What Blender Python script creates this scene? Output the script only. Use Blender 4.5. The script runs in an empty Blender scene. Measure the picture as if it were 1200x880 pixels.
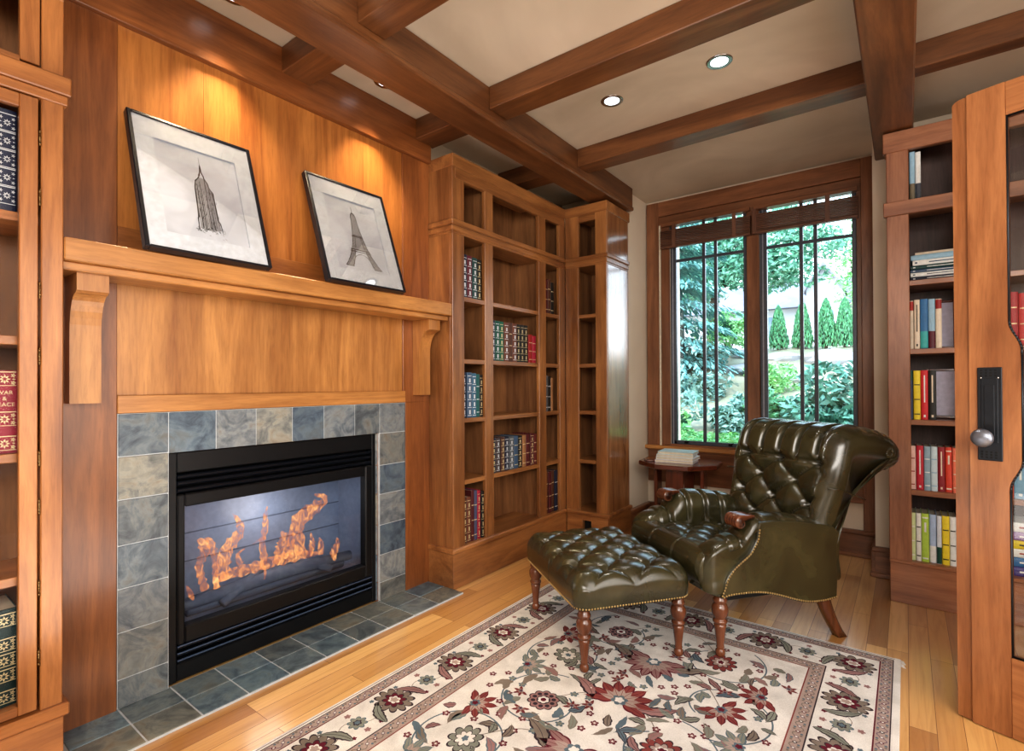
import bpy, math, random
from mathutils import Vector, Matrix
random.seed(7)
R = random.Random(11)
C = bpy.context.scene.collection
PI = math.pi

# ------------------------------------------------------------------ materials
def nmat(name):
    m = bpy.data.materials.new(name); m.use_nodes = True
    nt = m.node_tree; nt.nodes.clear()
    out = nt.nodes.new('ShaderNodeOutputMaterial')
    b = nt.nodes.new('ShaderNodeBsdfPrincipled')
    nt.links.new(b.outputs[0], out.inputs[0])
    return m, nt, b
def ramp(nt, fac, stops):
    r = nt.nodes.new('ShaderNodeValToRGB')
    while len(r.color_ramp.elements) > 1: r.color_ramp.elements.remove(r.color_ramp.elements[-1])
    r.color_ramp.elements[0].position = stops[0][0]; r.color_ramp.elements[0].color = (*stops[0][1], 1)
    for p, c in stops[1:]:
        e = r.color_ramp.elements.new(p); e.color = (*c, 1)
    nt.links.new(fac, r.inputs[0]); return r.outputs[0]
def mixc(nt, f, a, b, mode='MIX'):
    m = nt.nodes.new('ShaderNodeMix'); m.data_type = 'RGBA'; m.blend_type = mode
    for s, v in ((m.inputs[0], f), (m.inputs[6], a), (m.inputs[7], b)):
        if hasattr(v, 'links'): nt.links.new(v, s)
        elif isinstance(v, (int, float)): s.default_value = v
        else: s.default_value = (*v, 1)
    return m.outputs[2]
def coords(nt, scale, rot=(0,0,0), kind='Object'):
    t = nt.nodes.new('ShaderNodeTexCoord'); mp = nt.nodes.new('ShaderNodeMapping')
    mp.inputs['Scale'].default_value = scale; mp.inputs['Rotation'].default_value = rot
    nt.links.new(t.outputs[kind], mp.inputs[0]); return mp.outputs[0]
def noise(nt, vec, scale, detail=4, dist=0, rough=.5):
    n = nt.nodes.new('ShaderNodeTexNoise'); n.inputs['Scale'].default_value = scale
    n.inputs['Detail'].default_value = detail; n.inputs['Distortion'].default_value = dist
    n.inputs['Roughness'].default_value = rough
    nt.links.new(vec, n.inputs['Vector']); return n.outputs['Fac']
def bump(nt, b, h, strength=.2, dist=.01):
    n = nt.nodes.new('ShaderNodeBump'); n.inputs['Strength'].default_value = strength
    n.inputs['Distance'].default_value = dist
    nt.links.new(h, n.inputs['Height']); nt.links.new(n.outputs[0], b.inputs['Normal'])
def srgb(r, g, b):
    f = lambda c: (c/255/12.92 if c <= 10 else ((c/255+.055)/1.055)**2.4)
    return (f(r), f(g), f(b))
def island(nt):
    return nt.nodes.new('ShaderNodeNewGeometry').outputs['Random Per Island']
def plain(name, col, rough=.5, metal=0, spec=.5, em=None, ems=0):
    m, nt, b = nmat(name)
    b.inputs['Base Color'].default_value = (*col, 1); b.inputs['Roughness'].default_value = rough
    b.inputs['Metallic'].default_value = metal; b.inputs['Specular IOR Level'].default_value = spec
    if em: b.inputs['Emission Color'].default_value = (*em, 1); b.inputs['Emission Strength'].default_value = ems
    v = coords(nt, (1,1,1)); f = noise(nt, v, 40, 3)
    c = ramp(nt, f, [(.3, tuple(x*.9 for x in col)), (.7, tuple(min(1, x*1.08) for x in col))])
    nt.links.new(c, b.inputs['Base Color'])
    return m
def wood(name, dark, light, axis='Z', rough=.35, coat=.25, grain=1.0, island_var=.15):
    m, nt, b = nmat(name)
    st = {'X': (.09, 1, 1), 'Y': (1, .09, 1), 'Z': (1, 1, .09)}[axis]
    v = coords(nt, st)
    n1 = noise(nt, v, 9*grain, 5, 1.2, .6)
    n2 = noise(nt, v, 95*grain, 4, .4, .65)
    n3 = noise(nt, coords(nt, (1, 1, 1)), 1.7, 2, .5)
    c1 = ramp(nt, n1, [(.3, dark), (.52, tuple((a+b_)/2 for a, b_ in zip(dark, light))), (.72, light)])
    c2 = ramp(nt, n2, [(.30, (.70, .65, .6)), (.56, (1.04, 1.04, 1.04))])
    c = mixc(nt, .62, c1, c2, 'MULTIPLY')
    c3 = ramp(nt, n3, [(.32, (.72, .68, .66)), (.66, (1.06, 1.06, 1.06))])
    c = mixc(nt, .8, c, c3, 'MULTIPLY')
    iv = ramp(nt, island(nt), [(0, (1-island_var,)*3), (1, (1, 1, 1))])
    c = mixc(nt, 1.0, c, iv, 'MULTIPLY')
    hs_ = nt.nodes.new('ShaderNodeHueSaturation'); hs_.inputs['Saturation'].default_value = .95; hs_.inputs['Hue'].default_value = .507; nt.links.new(c, hs_.inputs['Color']); c = hs_.outputs[0]
    nt.links.new(c, b.inputs['Base Color'])
    b.inputs['Roughness'].default_value = rough
    b.inputs['Coat Weight'].default_value = coat; b.inputs['Coat Roughness'].default_value = .2
    bump(nt, b, n2, .04, .002)
    return m
M = {}
def W3(key, d, l, **k):
    for a in 'XYZ': M[key+a] = wood(key+'_wood_'+a.lower(), d, l, a, **k)
W3('cherry', srgb(134, 72, 30), srgb(198, 124, 62), coat=.3)
W3('stile', srgb(108, 54, 22), srgb(164, 94, 44), coat=.35)              # fireplace wall, left cabinet
W3('panel', srgb(144, 78, 30), srgb(196, 122, 54), coat=.45, rough=.3)
W3('mantel', srgb(156, 94, 42), srgb(206, 140, 74))
W3('case', srgb(122, 70, 36), srgb(184, 120, 66), rough=.36)            # tall bookcase
W3('inner', srgb(110, 68, 40), srgb(164, 110, 68), rough=.5, coat=.05)
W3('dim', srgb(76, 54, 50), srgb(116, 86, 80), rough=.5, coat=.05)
W3('gloss', srgb(122, 72, 40), srgb(180, 120, 72), rough=.16, coat=1.0)
W3('leg', srgb(84, 42, 26), srgb(140, 78, 50), rough=.22, coat=.5)
W3('blind', srgb(92, 56, 42), srgb(132, 88, 70), rough=.4)
W3('beam', srgb(88, 48, 24), srgb(138, 84, 46), rough=.4)
W3('casing', srgb(104, 60, 38), srgb(154, 98, 66), rough=.34)
W3('red', srgb(128, 74, 50), srgb(182, 118, 84), rough=.38)              # right bookcase
W3('door', srgb(138, 78, 42), srgb(192, 124, 76), rough=.34)
W3('mahog', srgb(74, 28, 18), srgb(132, 56, 34), rough=.22, coat=.5)

def glass_mat(name, tint=(1, 1, 1), refl=1.0, rough=.0):
    m = bpy.data.materials.new(name); m.use_nodes = True; nt = m.node_tree; nt.nodes.clear()
    out = nt.nodes.new('ShaderNodeOutputMaterial'); mx = nt.nodes.new('ShaderNodeMixShader')
    tr = nt.nodes.new('ShaderNodeBsdfTransparent'); gl = nt.nodes.new('ShaderNodeBsdfGlossy')
    fr = nt.nodes.new('ShaderNodeFresnel'); fr.inputs[0].default_value = 1.45
    ml = nt.nodes.new('ShaderNodeMath'); ml.operation = 'MULTIPLY'; ml.inputs[1].default_value = refl
    tr.inputs[0].default_value = (*tint, 1); gl.inputs['Roughness'].default_value = rough
    nt.links.new(fr.outputs[0], ml.inputs[0]); nt.links.new(ml.outputs[0], mx.inputs[0])
    nt.links.new(tr.outputs[0], mx.inputs[1]); nt.links.new(gl.outputs[0], mx.inputs[2])
    nt.links.new(mx.outputs[0], out.inputs[0]); return m
M['glass'] = glass_mat('window_glass')
M['doorglass'] = glass_mat('door_glass', (.96, .97, .97), 1.0)
M['fireglass'] = glass_mat('fire_glass', (.94, .97, 1), .9, .06)
M['caseglass'] = glass_mat('cabinet_glass', (.98, .98, .98), .07)

# plaster
def plaster(name, a, b_):
    m, nt, b = nmat(name)
    v = coords(nt, (1, 1, 1)); n = noise(nt, v, 1.3, 4, .6)
    nt.links.new(ramp(nt, n, [(.3, a), (.7, b_)]), b.inputs['Base Color'])
    b.inputs['Roughness'].default_value = .8
    bump(nt, b, noise(nt, v, 60, 3), .05, .004); return m
M['ceil'] = plaster('ceiling_plaster', srgb(186, 172, 152), srgb(216, 203, 184))
M['wall'] = plaster('wall_plaster', srgb(214, 200, 180), srgb(228, 216, 198))
M['fieldwall'] = plaster('warm_wall_plaster', srgb(205, 186, 160), srgb(222, 205, 180))

# oak strip floor
def floor_mat():
    m, nt, b = nmat('oak_strip_floor')
    v = coords(nt, (1, 1, 1), (0, 0, PI/2))
    br = nt.nodes.new('ShaderNodeTexBrick'); nt.links.new(v, br.inputs['Vector'])
    br.inputs['Scale'].default_value = 1; br.inputs['Brick Width'].default_value = 1.05
    br.inputs['Row Height'].default_value = .083; br.inputs['Mortar Size'].default_value = .0011
    br.inputs['Mortar Smooth'].default_value = .1; br.offset = .37; br.offset_frequency = 3
    br.inputs['Color1'].default_value = (.0, .0, .0, 1); br.inputs['Color2'].default_value = (1, 1, 1, 1)
    br.inputs['Mortar'].default_value = (.3, .3, .3, 1); br.inputs['Bias'].default_value = 0
    tone = ramp(nt, br.outputs['Color'], [(0, srgb(172, 122, 70)), (.3, srgb(212, 164, 102)), (.7, srgb(230, 186, 124)), (1, srgb(196, 146, 88))])
    g = noise(nt, coords(nt, (1, .06, 1)), 26, 5, 1.6, .6)
    gr = ramp(nt, g, [(.32, (.74, .66, .56)), (.55, (1, 1, 1))])
    c = mixc(nt, .65, tone, gr, 'MULTIPLY')
    c = mixc(nt, br.outputs['Fac'], c, srgb(120, 78, 40))
    nt.links.new(c, b.inputs['Base Color'])
    b.inputs['Roughness'].default_value = .3; b.inputs['Coat Weight'].default_value = 1.0
    b.inputs['Coat Roughness'].default_value = .16; b.inputs['Coat IOR'].default_value = 1.7
    bump(nt, b, br.outputs['Fac'], -.15, .002); return m
M['floor'] = floor_mat()

def slate(name, warm, gloss=.45, grout=False):
    m, nt, b = nmat(name)
    v = coords(nt, (1, 1, 1)); n = noise(nt, v, 7, 8, 1.5, .65); n2 = noise(nt, v, 30, 5, .5)
    base = ramp(nt, island(nt), [(0, srgb(96, 104, 112)), (.2, srgb(128, 132, 134)), (.36, srgb(84, 98, 112)), (.5, srgb(140, 136, 124)), (.62, srgb(106, 122, 136)), (.8, srgb(112, 112, 108)), (1, srgb(92, 108, 122))] if not warm else
                [(0, srgb(108, 124, 132)), (.25, srgb(122, 120, 110)), (.45, srgb(94, 114, 126)), (.65, srgb(124, 138, 142)), (.85, srgb(98, 102, 102)), (1, srgb(116, 134, 144))])
    vr = ramp(nt, n, [(.34, (.38, .42, .48)), (.47, (.85, .88, .92)), (.56, (1.3, 1.28, 1.2)), (.68, (1.1, .9, .74))])
    c = mixc(nt, .85, base, vr, 'MULTIPLY')
    c = mixc(nt, .4, c, ramp(nt, n2, [(.35, (.6, .6, .62)), (.6, (1.1, 1.1, 1.1))]), 'MULTIPLY')
    nt.links.new(c, b.inputs['Base Color'])
    b.inputs['Roughness'].default_value = gloss; bump(nt, b, n, .35, .006); return m
M['slate'] = slate('slate_tile', False, .5)
M['slatef'] = slate('hearth_slate_tile', True, .3)
M['grout'] = plain('pale_grout', srgb(196, 200, 204), .8)

def leather_mat():
    m, nt, b = nmat('olive_leather')
    v = coords(nt, (1, 1, 1)); n = noise(nt, v, 5, 4, .5); n2 = noise(nt, v, 240, 3)
    nt.links.new(ramp(nt, n, [(.3, srgb(42, 39, 24)), (.55, srgb(56, 53, 33)), (.75, srgb(72, 68, 44))]), b.inputs['Base Color'])
    b.inputs['Roughness'].default_value = .27; b.inputs['Specular IOR Level'].default_value = .65
    b.inputs['Coat Weight'].default_value = .35; b.inputs['Coat Roughness'].default_value = .18
    bump(nt, b, n2, .06, .001); return m
M['leather'] = leather_mat()
M['hinge'] = plain('dull_bronze_hinge', srgb(128, 104, 70), .35, 1)
M['brass'] = plain('antique_brass', srgb(206, 178, 124), .28, 1)
M['black'] = plain('black_metal', srgb(16, 17, 20), .38, .2)
M['blackgloss'] = plain('black_louvre_metal', srgb(22, 26, 34), .22, .4)
M['edge'] = plain('louvre_painted_glint', srgb(92, 108, 136), .25, .5)  # bluish reflections on the louvre edges, painted as bright strips
M['knob'] = plain('aged_pewter_knob', srgb(128, 134, 146), .35, .7)
M['iron'] = plain('oil_rubbed_bronze', srgb(42, 46, 52), .42, .6)
M['hole'] = plain('dark_recess', srgb(8, 8, 9), .8)
M['chrome'] = plain('brushed_chrome', srgb(190, 190, 190), .2, 1)
M['lamp'] = plain('lamp_lens', (.9, .9, .9), .3, 0, .5, (.86, .93, 1), 2.2)
M['sash'] = plain('dark_bronze_sash', srgb(84, 88, 98), .35, .4)
M['silver'] = plain('sash_bright_edge', srgb(150, 156, 168), .3, .5)
M['frameblack'] = plain('black_picture_frame', srgb(24, 26, 34), .25)
M['matboard'] = plain('white_matboard', srgb(206, 213, 224), .6)
M['ink'] = plain('charcoal_ink', srgb(20, 20, 24), .8)
M['inklight'] = plain('grey_ink_wash', srgb(150, 152, 158), .8)
def paper():
    m, nt, b = nmat('grey_washed_paper')
    n = noise(nt, coords(nt, (1, 1, 1)), 6, 5, .8)
    nt.links.new(ramp(nt, n, [(.3, srgb(182, 188, 200)), (.7, srgb(210, 216, 228))]), b.inputs['Base Color'])
    b.inputs['Roughness'].default_value = .6; return m
M['paper'] = paper()
M['pages'] = plain('page_block', srgb(206, 196, 176), .8)
M['gilt'] = plain('gilt_tooling', srgb(206, 190, 150), .4, .3)
M['silvertool'] = plain('silver_tooling', srgb(200, 204, 208), .4, .2)
M['backpanel'] = plain('reflection_grey_panel', srgb(128, 142, 168), .3)  # blue-grey reflection of the fire glass painted into the lining colour
M['log'] = plain('ash_log', srgb(92, 102, 122), .8)
def flame_mat():
    m = bpy.data.materials.new('flame'); m.use_nodes = True; nt = m.node_tree; nt.nodes.clear()
    out = nt.nodes.new('ShaderNodeOutputMaterial'); em = nt.nodes.new('ShaderNodeEmission')
    tr = nt.nodes.new('ShaderNodeBsdfTransparent'); mx = nt.nodes.new('ShaderNodeMixShader')
    at = nt.nodes.new('ShaderNodeAttribute'); at.attribute_name = 'heat'
    n = noise(nt, coords(nt, (1, 1, .6)), 28, 4, 1.5)
    ad = nt.nodes.new('ShaderNodeMath'); ad.operation = 'MULTIPLY_ADD'; ad.inputs[1].default_value = .9; 
    nt.links.new(n, ad.inputs[0]); sub = nt.nodes.new('ShaderNodeMath'); sub.operation = 'SUBTRACT'; sub.inputs[1].default_value = .34
    nt.links.new(at.outputs['Fac'], sub.inputs[0]); nt.links.new(sub.outputs[0], ad.inputs[2])
    c = ramp(nt, ad.outputs[0], [(0, srgb(214, 110, 66)), (.18, srgb(242, 156, 92)), (.36, srgb(252, 204, 136)), (.56, srgb(255, 240, 196))])
    nt.links.new(c, em.inputs[0]); em.inputs[1].default_value = 1.3
    al = ramp(nt, ad.outputs[0], [(.0, (.15, .15, .15)), (.32, (.97, .97, .97))])
    nt.links.new(al, mx.inputs[0]); nt.links.new(tr.outputs[0], mx.inputs[1]); nt.links.new(em.outputs[0], mx.inputs[2])
    nt.links.new(mx.outputs[0], out.inputs[0]); return m
M['flame'] = flame_mat()
_cc = {}
def col(r, g, b, rough=.5):
    k = (r, g, b, rough)
    if k not in _cc: _cc[k] = plain('cloth_%02x%02x%02x' % (r, g, b), srgb(r, g, b), rough)
    return _cc[k]

# ------------------------------------------------------------------ mesh builder
class MB:
    def __init__(s): s.v = []; s.f = []; s.mi = []; s.mats = []; s.sm = []
    def m(s, mat):
        if mat not in s.mats: s.mats.append(mat)
        return s.mats.index(mat)
    def add(s, vs, fs, mat, smooth=False, T=None):
        o = len(s.v); i = s.m(mat)
        s.v += [tuple(T @ Vector(v)) if T else tuple(v) for v in vs]
        for f in fs: s.f.append(tuple(o+k for k in f)); s.mi.append(i); s.sm.append(smooth)
    def box(s, x0, x1, y0, y1, z0, z1, mat, T=None, b=0):
        if x0 > x1: x0, x1 = x1, x0
        if y0 > y1: y0, y1 = y1, y0
        if z0 > z1: z0, z1 = z1, z0
        b = min(b, (x1-x0)*.45, (y1-y0)*.45, (z1-z0)*.45)
        if b <= 0:
            vs = [(x0,y0,z0),(x1,y0,z0),(x1,y1,z0),(x0,y1,z0),(x0,y0,z1),(x1,y0,z1),(x1,y1,z1),(x0,y1,z1)]
            fs = [(0,3,2,1),(4,5,6,7),(0,1,5,4),(1,2,6,5),(2,3,7,6),(3,0,4,7)]
            s.add(vs, fs, mat, False, T); return
        # chamfered box: each corner -> 3 verts
        vs = []; idx = {}
        for i, X in enumerate((x0, x1)):
            for j, Y in enumerate((y0, y1)):
                for k, Z in enumerate((z0, z1)):
                    dx = b if i == 0 else -b; dy = b if j == 0 else -b; dz = b if k == 0 else -b
                    idx[i,j,k] = (len(vs), len(vs)+1, len(vs)+2)
                    vs += [(X, Y+dy, Z+dz), (X+dx, Y, Z+dz), (X+dx, Y+dy, Z)]
        fs = []
        g = lambda i, j, k, a: idx[i,j,k][a]
        fs.append((g(0,0,0,0), g(0,0,1,0), g(0,1,1,0), g(0,1,0,0))); fs.append((g(1,0,0,0), g(1,1,0,0), g(1,1,1,0), g(1,0,1,0)))
        fs.append((g(0,0,0,1), g(1,0,0,1), g(1,0,1,1), g(0,0,1,1))); fs.append((g(0,1,0,1), g(0,1,1,1), g(1,1,1,1), g(1,1,0,1)))
        fs.append((g(0,0,0,2), g(0,1,0,2), g(1,1,0,2), g(1,0,0,2))); fs.append((g(0,0,1,2), g(1,0,1,2), g(1,1,1,2), g(0,1,1,2)))
        for i in (0, 1):
            for j in (0, 1): fs.append((g(i,j,0,0), g(i,j,0,1), g(i,j,1,1), g(i,j,1,0)))
            for k in (0, 1): fs.append((g(i,0,k,0), g(i,0,k,2), g(i,1,k,2), g(i,1,k,0)))
        for j in (0, 1):
            for k in (0, 1): fs.append((g(0,j,k,1), g(0,j,k,2), g(1,j,k,2), g(1,j,k,1)))
        for i in (0, 1):
            for j in (0, 1):
                for k in (0, 1): fs.append(idx[i,j,k])
        s.add(vs, fs, mat, False, T)
    def loft(s, rings, mat, cap=True, smooth=True, closed=True, T=None):
        n = len(rings[0]); vs = [p for r in rings for p in r]; fs = []
        m_ = n if closed else n-1
        for i in range(len(rings)-1):
            for j in range(m_):
                k = (j+1) % n; fs.append((i*n+j, i*n+k, (i+1)*n+k, (i+1)*n+j))
        if cap:
            for i, rev in ((0, True), (len(rings)-1, False)):
                r = rings[i]; cx = tuple(sum(p[a] for p in r)/n for a in range(3))
                vs.append(cx); c = len(vs)-1
                for j in range(n):
                    k = (j+1) % n; fs.append((c, i*n+k, i*n+j) if rev else (c, i*n+j, i*n+k))
        s.add(vs, fs, mat, smooth, T)
    def tube(s, pts, r, mat, n=8, T=None, cap=True):
        pts = [Vector(p) for p in pts]; rings = []
        rr = r if isinstance(r, (list, tuple)) else [r]*len(pts)
        for i, p in enumerate(pts):
            d = (pts[min(i+1, len(pts)-1)]-pts[max(i-1, 0)]).normalized()
            up = Vector((0,0,1)) if abs(d.z) < .9 else Vector((1,0,0))
            a = d.cross(up).normalized(); b = a.cross(d)
            rings.append([tuple(p+(a*math.cos(2*PI*k/n)+b*math.sin(2*PI*k/n))*rr[i]) for k in range(n)])
        s.loft(rings, mat, cap, True, True, T)
    def lathe(s, prof, mat, n=20, T=None, smooth=True):
        rings = [[(max(r, 1e-4)*math.cos(-2*PI*k/n), max(r, 1e-4)*math.sin(-2*PI*k/n), z) for k in range(n)] for r, z in prof]
        s.loft([r[::-1] for r in rings], mat, True, smooth, True, T)
    def prism(s, poly, a0, a1, axis, mat, T=None):
        def P(u, v, a): return {'X': (a, u, v), 'Y': (u, a, v), 'Z': (u, v, a)}[axis]
        n = len(poly); vs = [P(u, v, a0) for u, v in poly]+[P(u, v, a1) for u, v in poly]
        fs = [tuple(range(n))[::-1], tuple(range(n, 2*n))]+[(j, (j+1) % n, n+(j+1) % n, n+j) for j in range(n)]
        s.add(vs, fs, mat, False, T)
    def build(s, name, parent=None, fixn=True, auto=False):
        me = bpy.data.meshes.new(name); me.from_pydata(s.v, [], s.f)
        for m in s.mats: me.materials.append(m)
        me.polygons.foreach_set('material_index', s.mi); me.polygons.foreach_set('use_smooth', s.sm)
        if fixn:
            import bmesh
            bm = bmesh.new(); bm.from_mesh(me); bmesh.ops.recalc_face_normals(bm, faces=bm.faces); bm.to_mesh(me); bm.free()
        me.update()
        o = bpy.data.objects.new(name, me); C.objects.link(o)
        if parent: o.parent = parent
        return o
def box(name, x0, x1, y0, y1, z0, z1, mat, parent=None, b=.003):
    m = MB(); m.box(x0, x1, y0, y1, z0, z1, mat, None, b); return m.build(name, parent)
def tag(o, label=None, cat=None, group=None, kind=None):
    if label: o['label'] = label
    if cat: o['category'] = cat
    if group: o['group'] = group
    if kind: o['kind'] = kind
    return o
def empty(name, loc=(0,0,0), rz=0, **k):
    o = bpy.data.objects.new(name, None); C.objects.link(o); o.location = loc; o.rotation_euler = (0,0,rz)
    o.empty_display_size = .1
    return tag(o, **k)
def S(o, label=None, cat=None): return tag(o, label, cat, None, 'structure')
def catmull(pts, n, closed=False):
    out = []; m = len(pts)
    seg = m if closed else m-1
    per = n
    for i in range(seg):
        p0 = pts[(i-1) % m] if closed or i > 0 else pts[0]; p1 = pts[i]; p2 = pts[(i+1) % m]
        p3 = pts[(i+2) % m] if closed or i+2 < m else pts[-1]
        for k in range(per):
            t = k/per
            out.append(tuple(.5*(2*b+(c-a)*t+(2*a-5*b+4*c-d)*t*t+(3*b-a-3*c+d)*t**3) for a, b, c, d in zip(p0, p1, p2, p3)))
    if not closed: out.append(tuple(pts[-1]))
    return out
def resample(pts, n, closed=False):
    P = list(pts)+([pts[0]] if closed else [])
    L = [0]
    for a, b in zip(P, P[1:]): L.append(L[-1]+math.dist(a, b))
    out = []; j = 0; N = n if closed else n-1
    for i in range(n):
        t = L[-1]*i/N
        while j < len(L)-2 and L[j+1] < t: j += 1
        f = (t-L[j])/max(1e-9, L[j+1]-L[j]); out.append(tuple(a+(b-a)*f for a, b in zip(P[j], P[j+1])))
    return out
# ------------------------------------------------------------------ room shell
CH = 3.0
m = MB(); m.box(-3.1, 2.6, -2.4, 4.95, -.1, 0, M['floor']); S(m.build('floor'), 'honey oak strip floor running toward the window', 'floor')
m = MB(); m.box(-3.1, 2.6, -2.4, 4.95, CH, CH+.15, M['ceil']); S(m.build('ceiling'), 'beige plaster ceiling between the wooden beams', 'ceiling')
XF = -2.51
# left wall : slab with the fireplace opening and bookcase recesses
m = MB()
m.box(-3.1, -2.62, -2.4, 0.5, 0, CH, M['fieldwall']); m.box(-3.1, -2.62, 2.42, 4.95, 0, CH, M['fieldwall'])
m.box(-3.1, -2.53, .5, .90, 0, CH, M['cherryZ']); m.box(-3.1, -2.53, 2.01, 2.42, 0, CH, M['cherryZ'])
m.box(-3.1, -2.53, .90, 2.01, 1.01, CH, M['cherryZ']); m.box(-3.1, -3.0, .90, 2.01, 0, 1.01, M['cherryZ'])
S(m.build('wall_left'), 'wood panelled chimney wall around the slate fireplace', 'wall')
def wallbox(name, parts, mat, label):
    m = MB()
    for p in parts: m.box(*p, mat)
    return S(m.build(name), label, 'wall')
wallbox('wall_far', [(-3.1, -1.72, 4.70, 4.95, 0, CH), (-.285, 2.6, 4.70, 4.95, 0, CH), (-1.72, -.285, 4.70, 4.95, 0, .735), (-1.72, -.285, 4.70, 4.95, 2.83, CH)], M['wall'], 'cream wall around the double window')
wallbox('wall_far_left', [(-2.6, -1.945, 4.25, 4.70, 0, CH)], M['wall'], 'narrow cream wall return left of the window')
wallbox('wall_far_right', [(-.172, 2.6, 4.30, 4.70, 0, CH)], M['wall'], 'narrow cream wall return right of the window')
wallbox('wall_right', [(2.4, 2.6, -2.4, 4.3, 0, CH)], M['fieldwall'], 'plain plaster wall on the right side')
wallbox('wall_near', [(-3.1, 2.6, -2.6, -2.4, 0, CH)], M['fieldwall'], 'plain plaster wall behind the viewpoint')
# baseboards
m = MB(); m.box(-1.94, -.175, 4.675, 4.70, 0, .17, M['casingX'], None, .004); m.box(-1.94, -.175, 4.66, 4.70, .17, .2, M['casingX'], None, .005); m.box(-1.94, -.175, 4.655, 4.70, 0, .03, M['casingX'], None, .005)
S(m.build('baseboard_far'), 'dark wood baseboard under the window', 'baseboard')
m = MB(); m.box(-.19, -.085, 4.272, 4.30, 0, .17, M['casingX'], None, .004); m.box(-.195, -.085, 4.26, 4.30, .17, .2, M['casingX'], None, .005); m.box(-.2, -.085, 4.25, 4.30, 0, .03, M['casingX'], None, .005)
m.box(-.197, -.172, 4.27, 4.65, 0, .17, M['casingY'], None, .004)
S(m.build('baseboard_far_right'), 'dark wood baseboard beside the right bookcase', 'baseboard')
m = MB(); m.box(-1.945, -1.915, 4.225, 4.65, 0, .17, M['casingY'], None, .004); m.box(-1.945, -1.905, 4.22, 4.65, .17, .2, M['casingY'], None, .005)
S(m.build('baseboard_far_left'), 'dark wood baseboard beside the corner bookcase', 'baseboard')

# ceiling beams
def beam(name, x0, x1, y0, y1, z0, ax, label, lip=True, mats='beam'):
    m = MB(); k = M[mats+ax]
    if lip:
        m.box(x0+.012, x1-.012, y0, y1, z0+.03, CH-.001, k, None, .004) if ax == 'Y' else m.box(x0, x1, y0+.006, y1-.006, z0+.02, CH-.001, k, None, .003)
        m.box(x0, x1, y0, y1, z0, z0+.035, k, None, .008)
    else: m.box(x0, x1, y0, y1, z0, CH-.001, k, None, .004)
    S(m.build(name), label, 'beam')
beam('trim_1', -2.09, -1.872, -2.39, 4.249, 2.8, 'Y', 'large wooden ceiling beam running along the fireplace side')
beam('trim_2', -.155, .047, -2.39, 4.299, 2.8, 'Y', 'large wooden ceiling beam ending above the right bookcase')
n = 3
for y0, y1 in ((-.85, -.70), (.3, .45), (1.395, 1.545), (2.29, 2.455), (3.29, 3.445)):
    beam('trim_%d' % n, -1.884, -.143, y0, y1, 2.87, 'X', 'wooden cross beam between the two large ceiling beams, %s' % {-.85:'far behind the viewpoint', .3:'just behind the viewpoint', 1.395:'nearest in view', 2.29:'second from the window', 3.29:'nearest the window'}[y0], False); n += 1
for y0, y1 in ((.3, .45), (1.388, 1.545), (2.285, 2.45), (3.28, 3.44)):
    beam('trim_%d' % n, -2.505 if y0 < 2.4 else -2.61, -2.078, y0, y1, 2.87, 'X', 'short wooden cross beam between the large left beam and the fireplace wall', False); n += 1
for y0, y1 in ((.3, .45), (1.39, 1.545), (2.29, 2.455), (3.29, 3.39)):
    beam('trim_%d' % n, .035, 2.39, y0, y1, 2.87, 'X', 'wooden cross beam right of the large right beam', False); n += 1

# chimney-wall panelling
m = MB()
m.box(-2.53, -2.485, .5, 2.42, 2.755, 2.999, M['stileY'], None, .003)
S(m.build('trim_20'), 'wide wooden frieze board under the ceiling of the chimney wall', 'trim')
m = MB()
m.box(-2.53, XF, .5, .712, 0, 2.755, M['stileZ'], None, .002); m.box(-2.53, XF, 2.215, 2.42, 0, 1.19, M['stileZ'], None, .002); m.box(-2.53, XF, 2.195, 2.42, 1.19, 2.755, M['stileZ'], None, .002)
S(m.build('trim_21'), 'vertical wooden stiles either side of the fireplace panels', 'trim')
m = MB()
for a, b in ((.713, 1.035), (1.036, 1.90), (1.901, 2.194)):
    m.box(-2.53, -2.518, a, b, 1.815, 2.755, M['panelZ'], None, .001)
m.box(-2.53, -2.510, .713, 2.194, 1.815, 1.94, M['cherryY'], None, .002)
S(m.build('trim_22'), 'glowing orange wood panel above the mantel shelf', 'trim')
m = MB(); m.box(-2.53, -2.518, .713, 2.194, 1.262, 1.75, M['mantelZ'], None, .001); m.box(-2.53, -2.508, .713, 2.214, 1.19, 1.262, M['mantelY'], None, .002)
S(m.build('trim_23'), 'light brown wood panel between mantel shelf and slate surround', 'trim')

# ------------------------------------------------------------------ mantel
mt = empty('fireplace_mantel', (XF, 1.46, 1.78), label='long wooden mantel shelf on two curved brackets above the fireplace', cat='mantel')
def loc(o, par):
    o.matrix_parent_inverse = par.matrix_world.inverted() if False else Matrix.Translation(-Vector(par.location)); return o
m = MB(); m.box(-2.508, -2.30, .502, 2.419, 1.738, 1.815, M['mantelY'], None, .004); loc(m.build('shelf', mt), mt)
m = MB(); m.box(-2.508, -2.335, .502, 2.419, 1.708, 1.738, M['mantelY'], None, .004); loc(m.build('moulding', mt), mt)
prof = [(XF+.002, 1.708), (XF+.15, 1.708), (XF+.15, 1.645)]
for k in range(9):
    t = k/8; prof.append((XF+.135-.075*math.sin(t*PI/2), 1.637-.135*(1-math.cos(t*PI/2))))
prof += [(XF+.06, 1.235), (XF+.002, 1.235)]
for y in (.55, 2.275):
    m = MB(); m.prism(prof, y, y+.095, 'Y', M['mantelZ']); loc(m.build('bracket', mt), mt)

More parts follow.
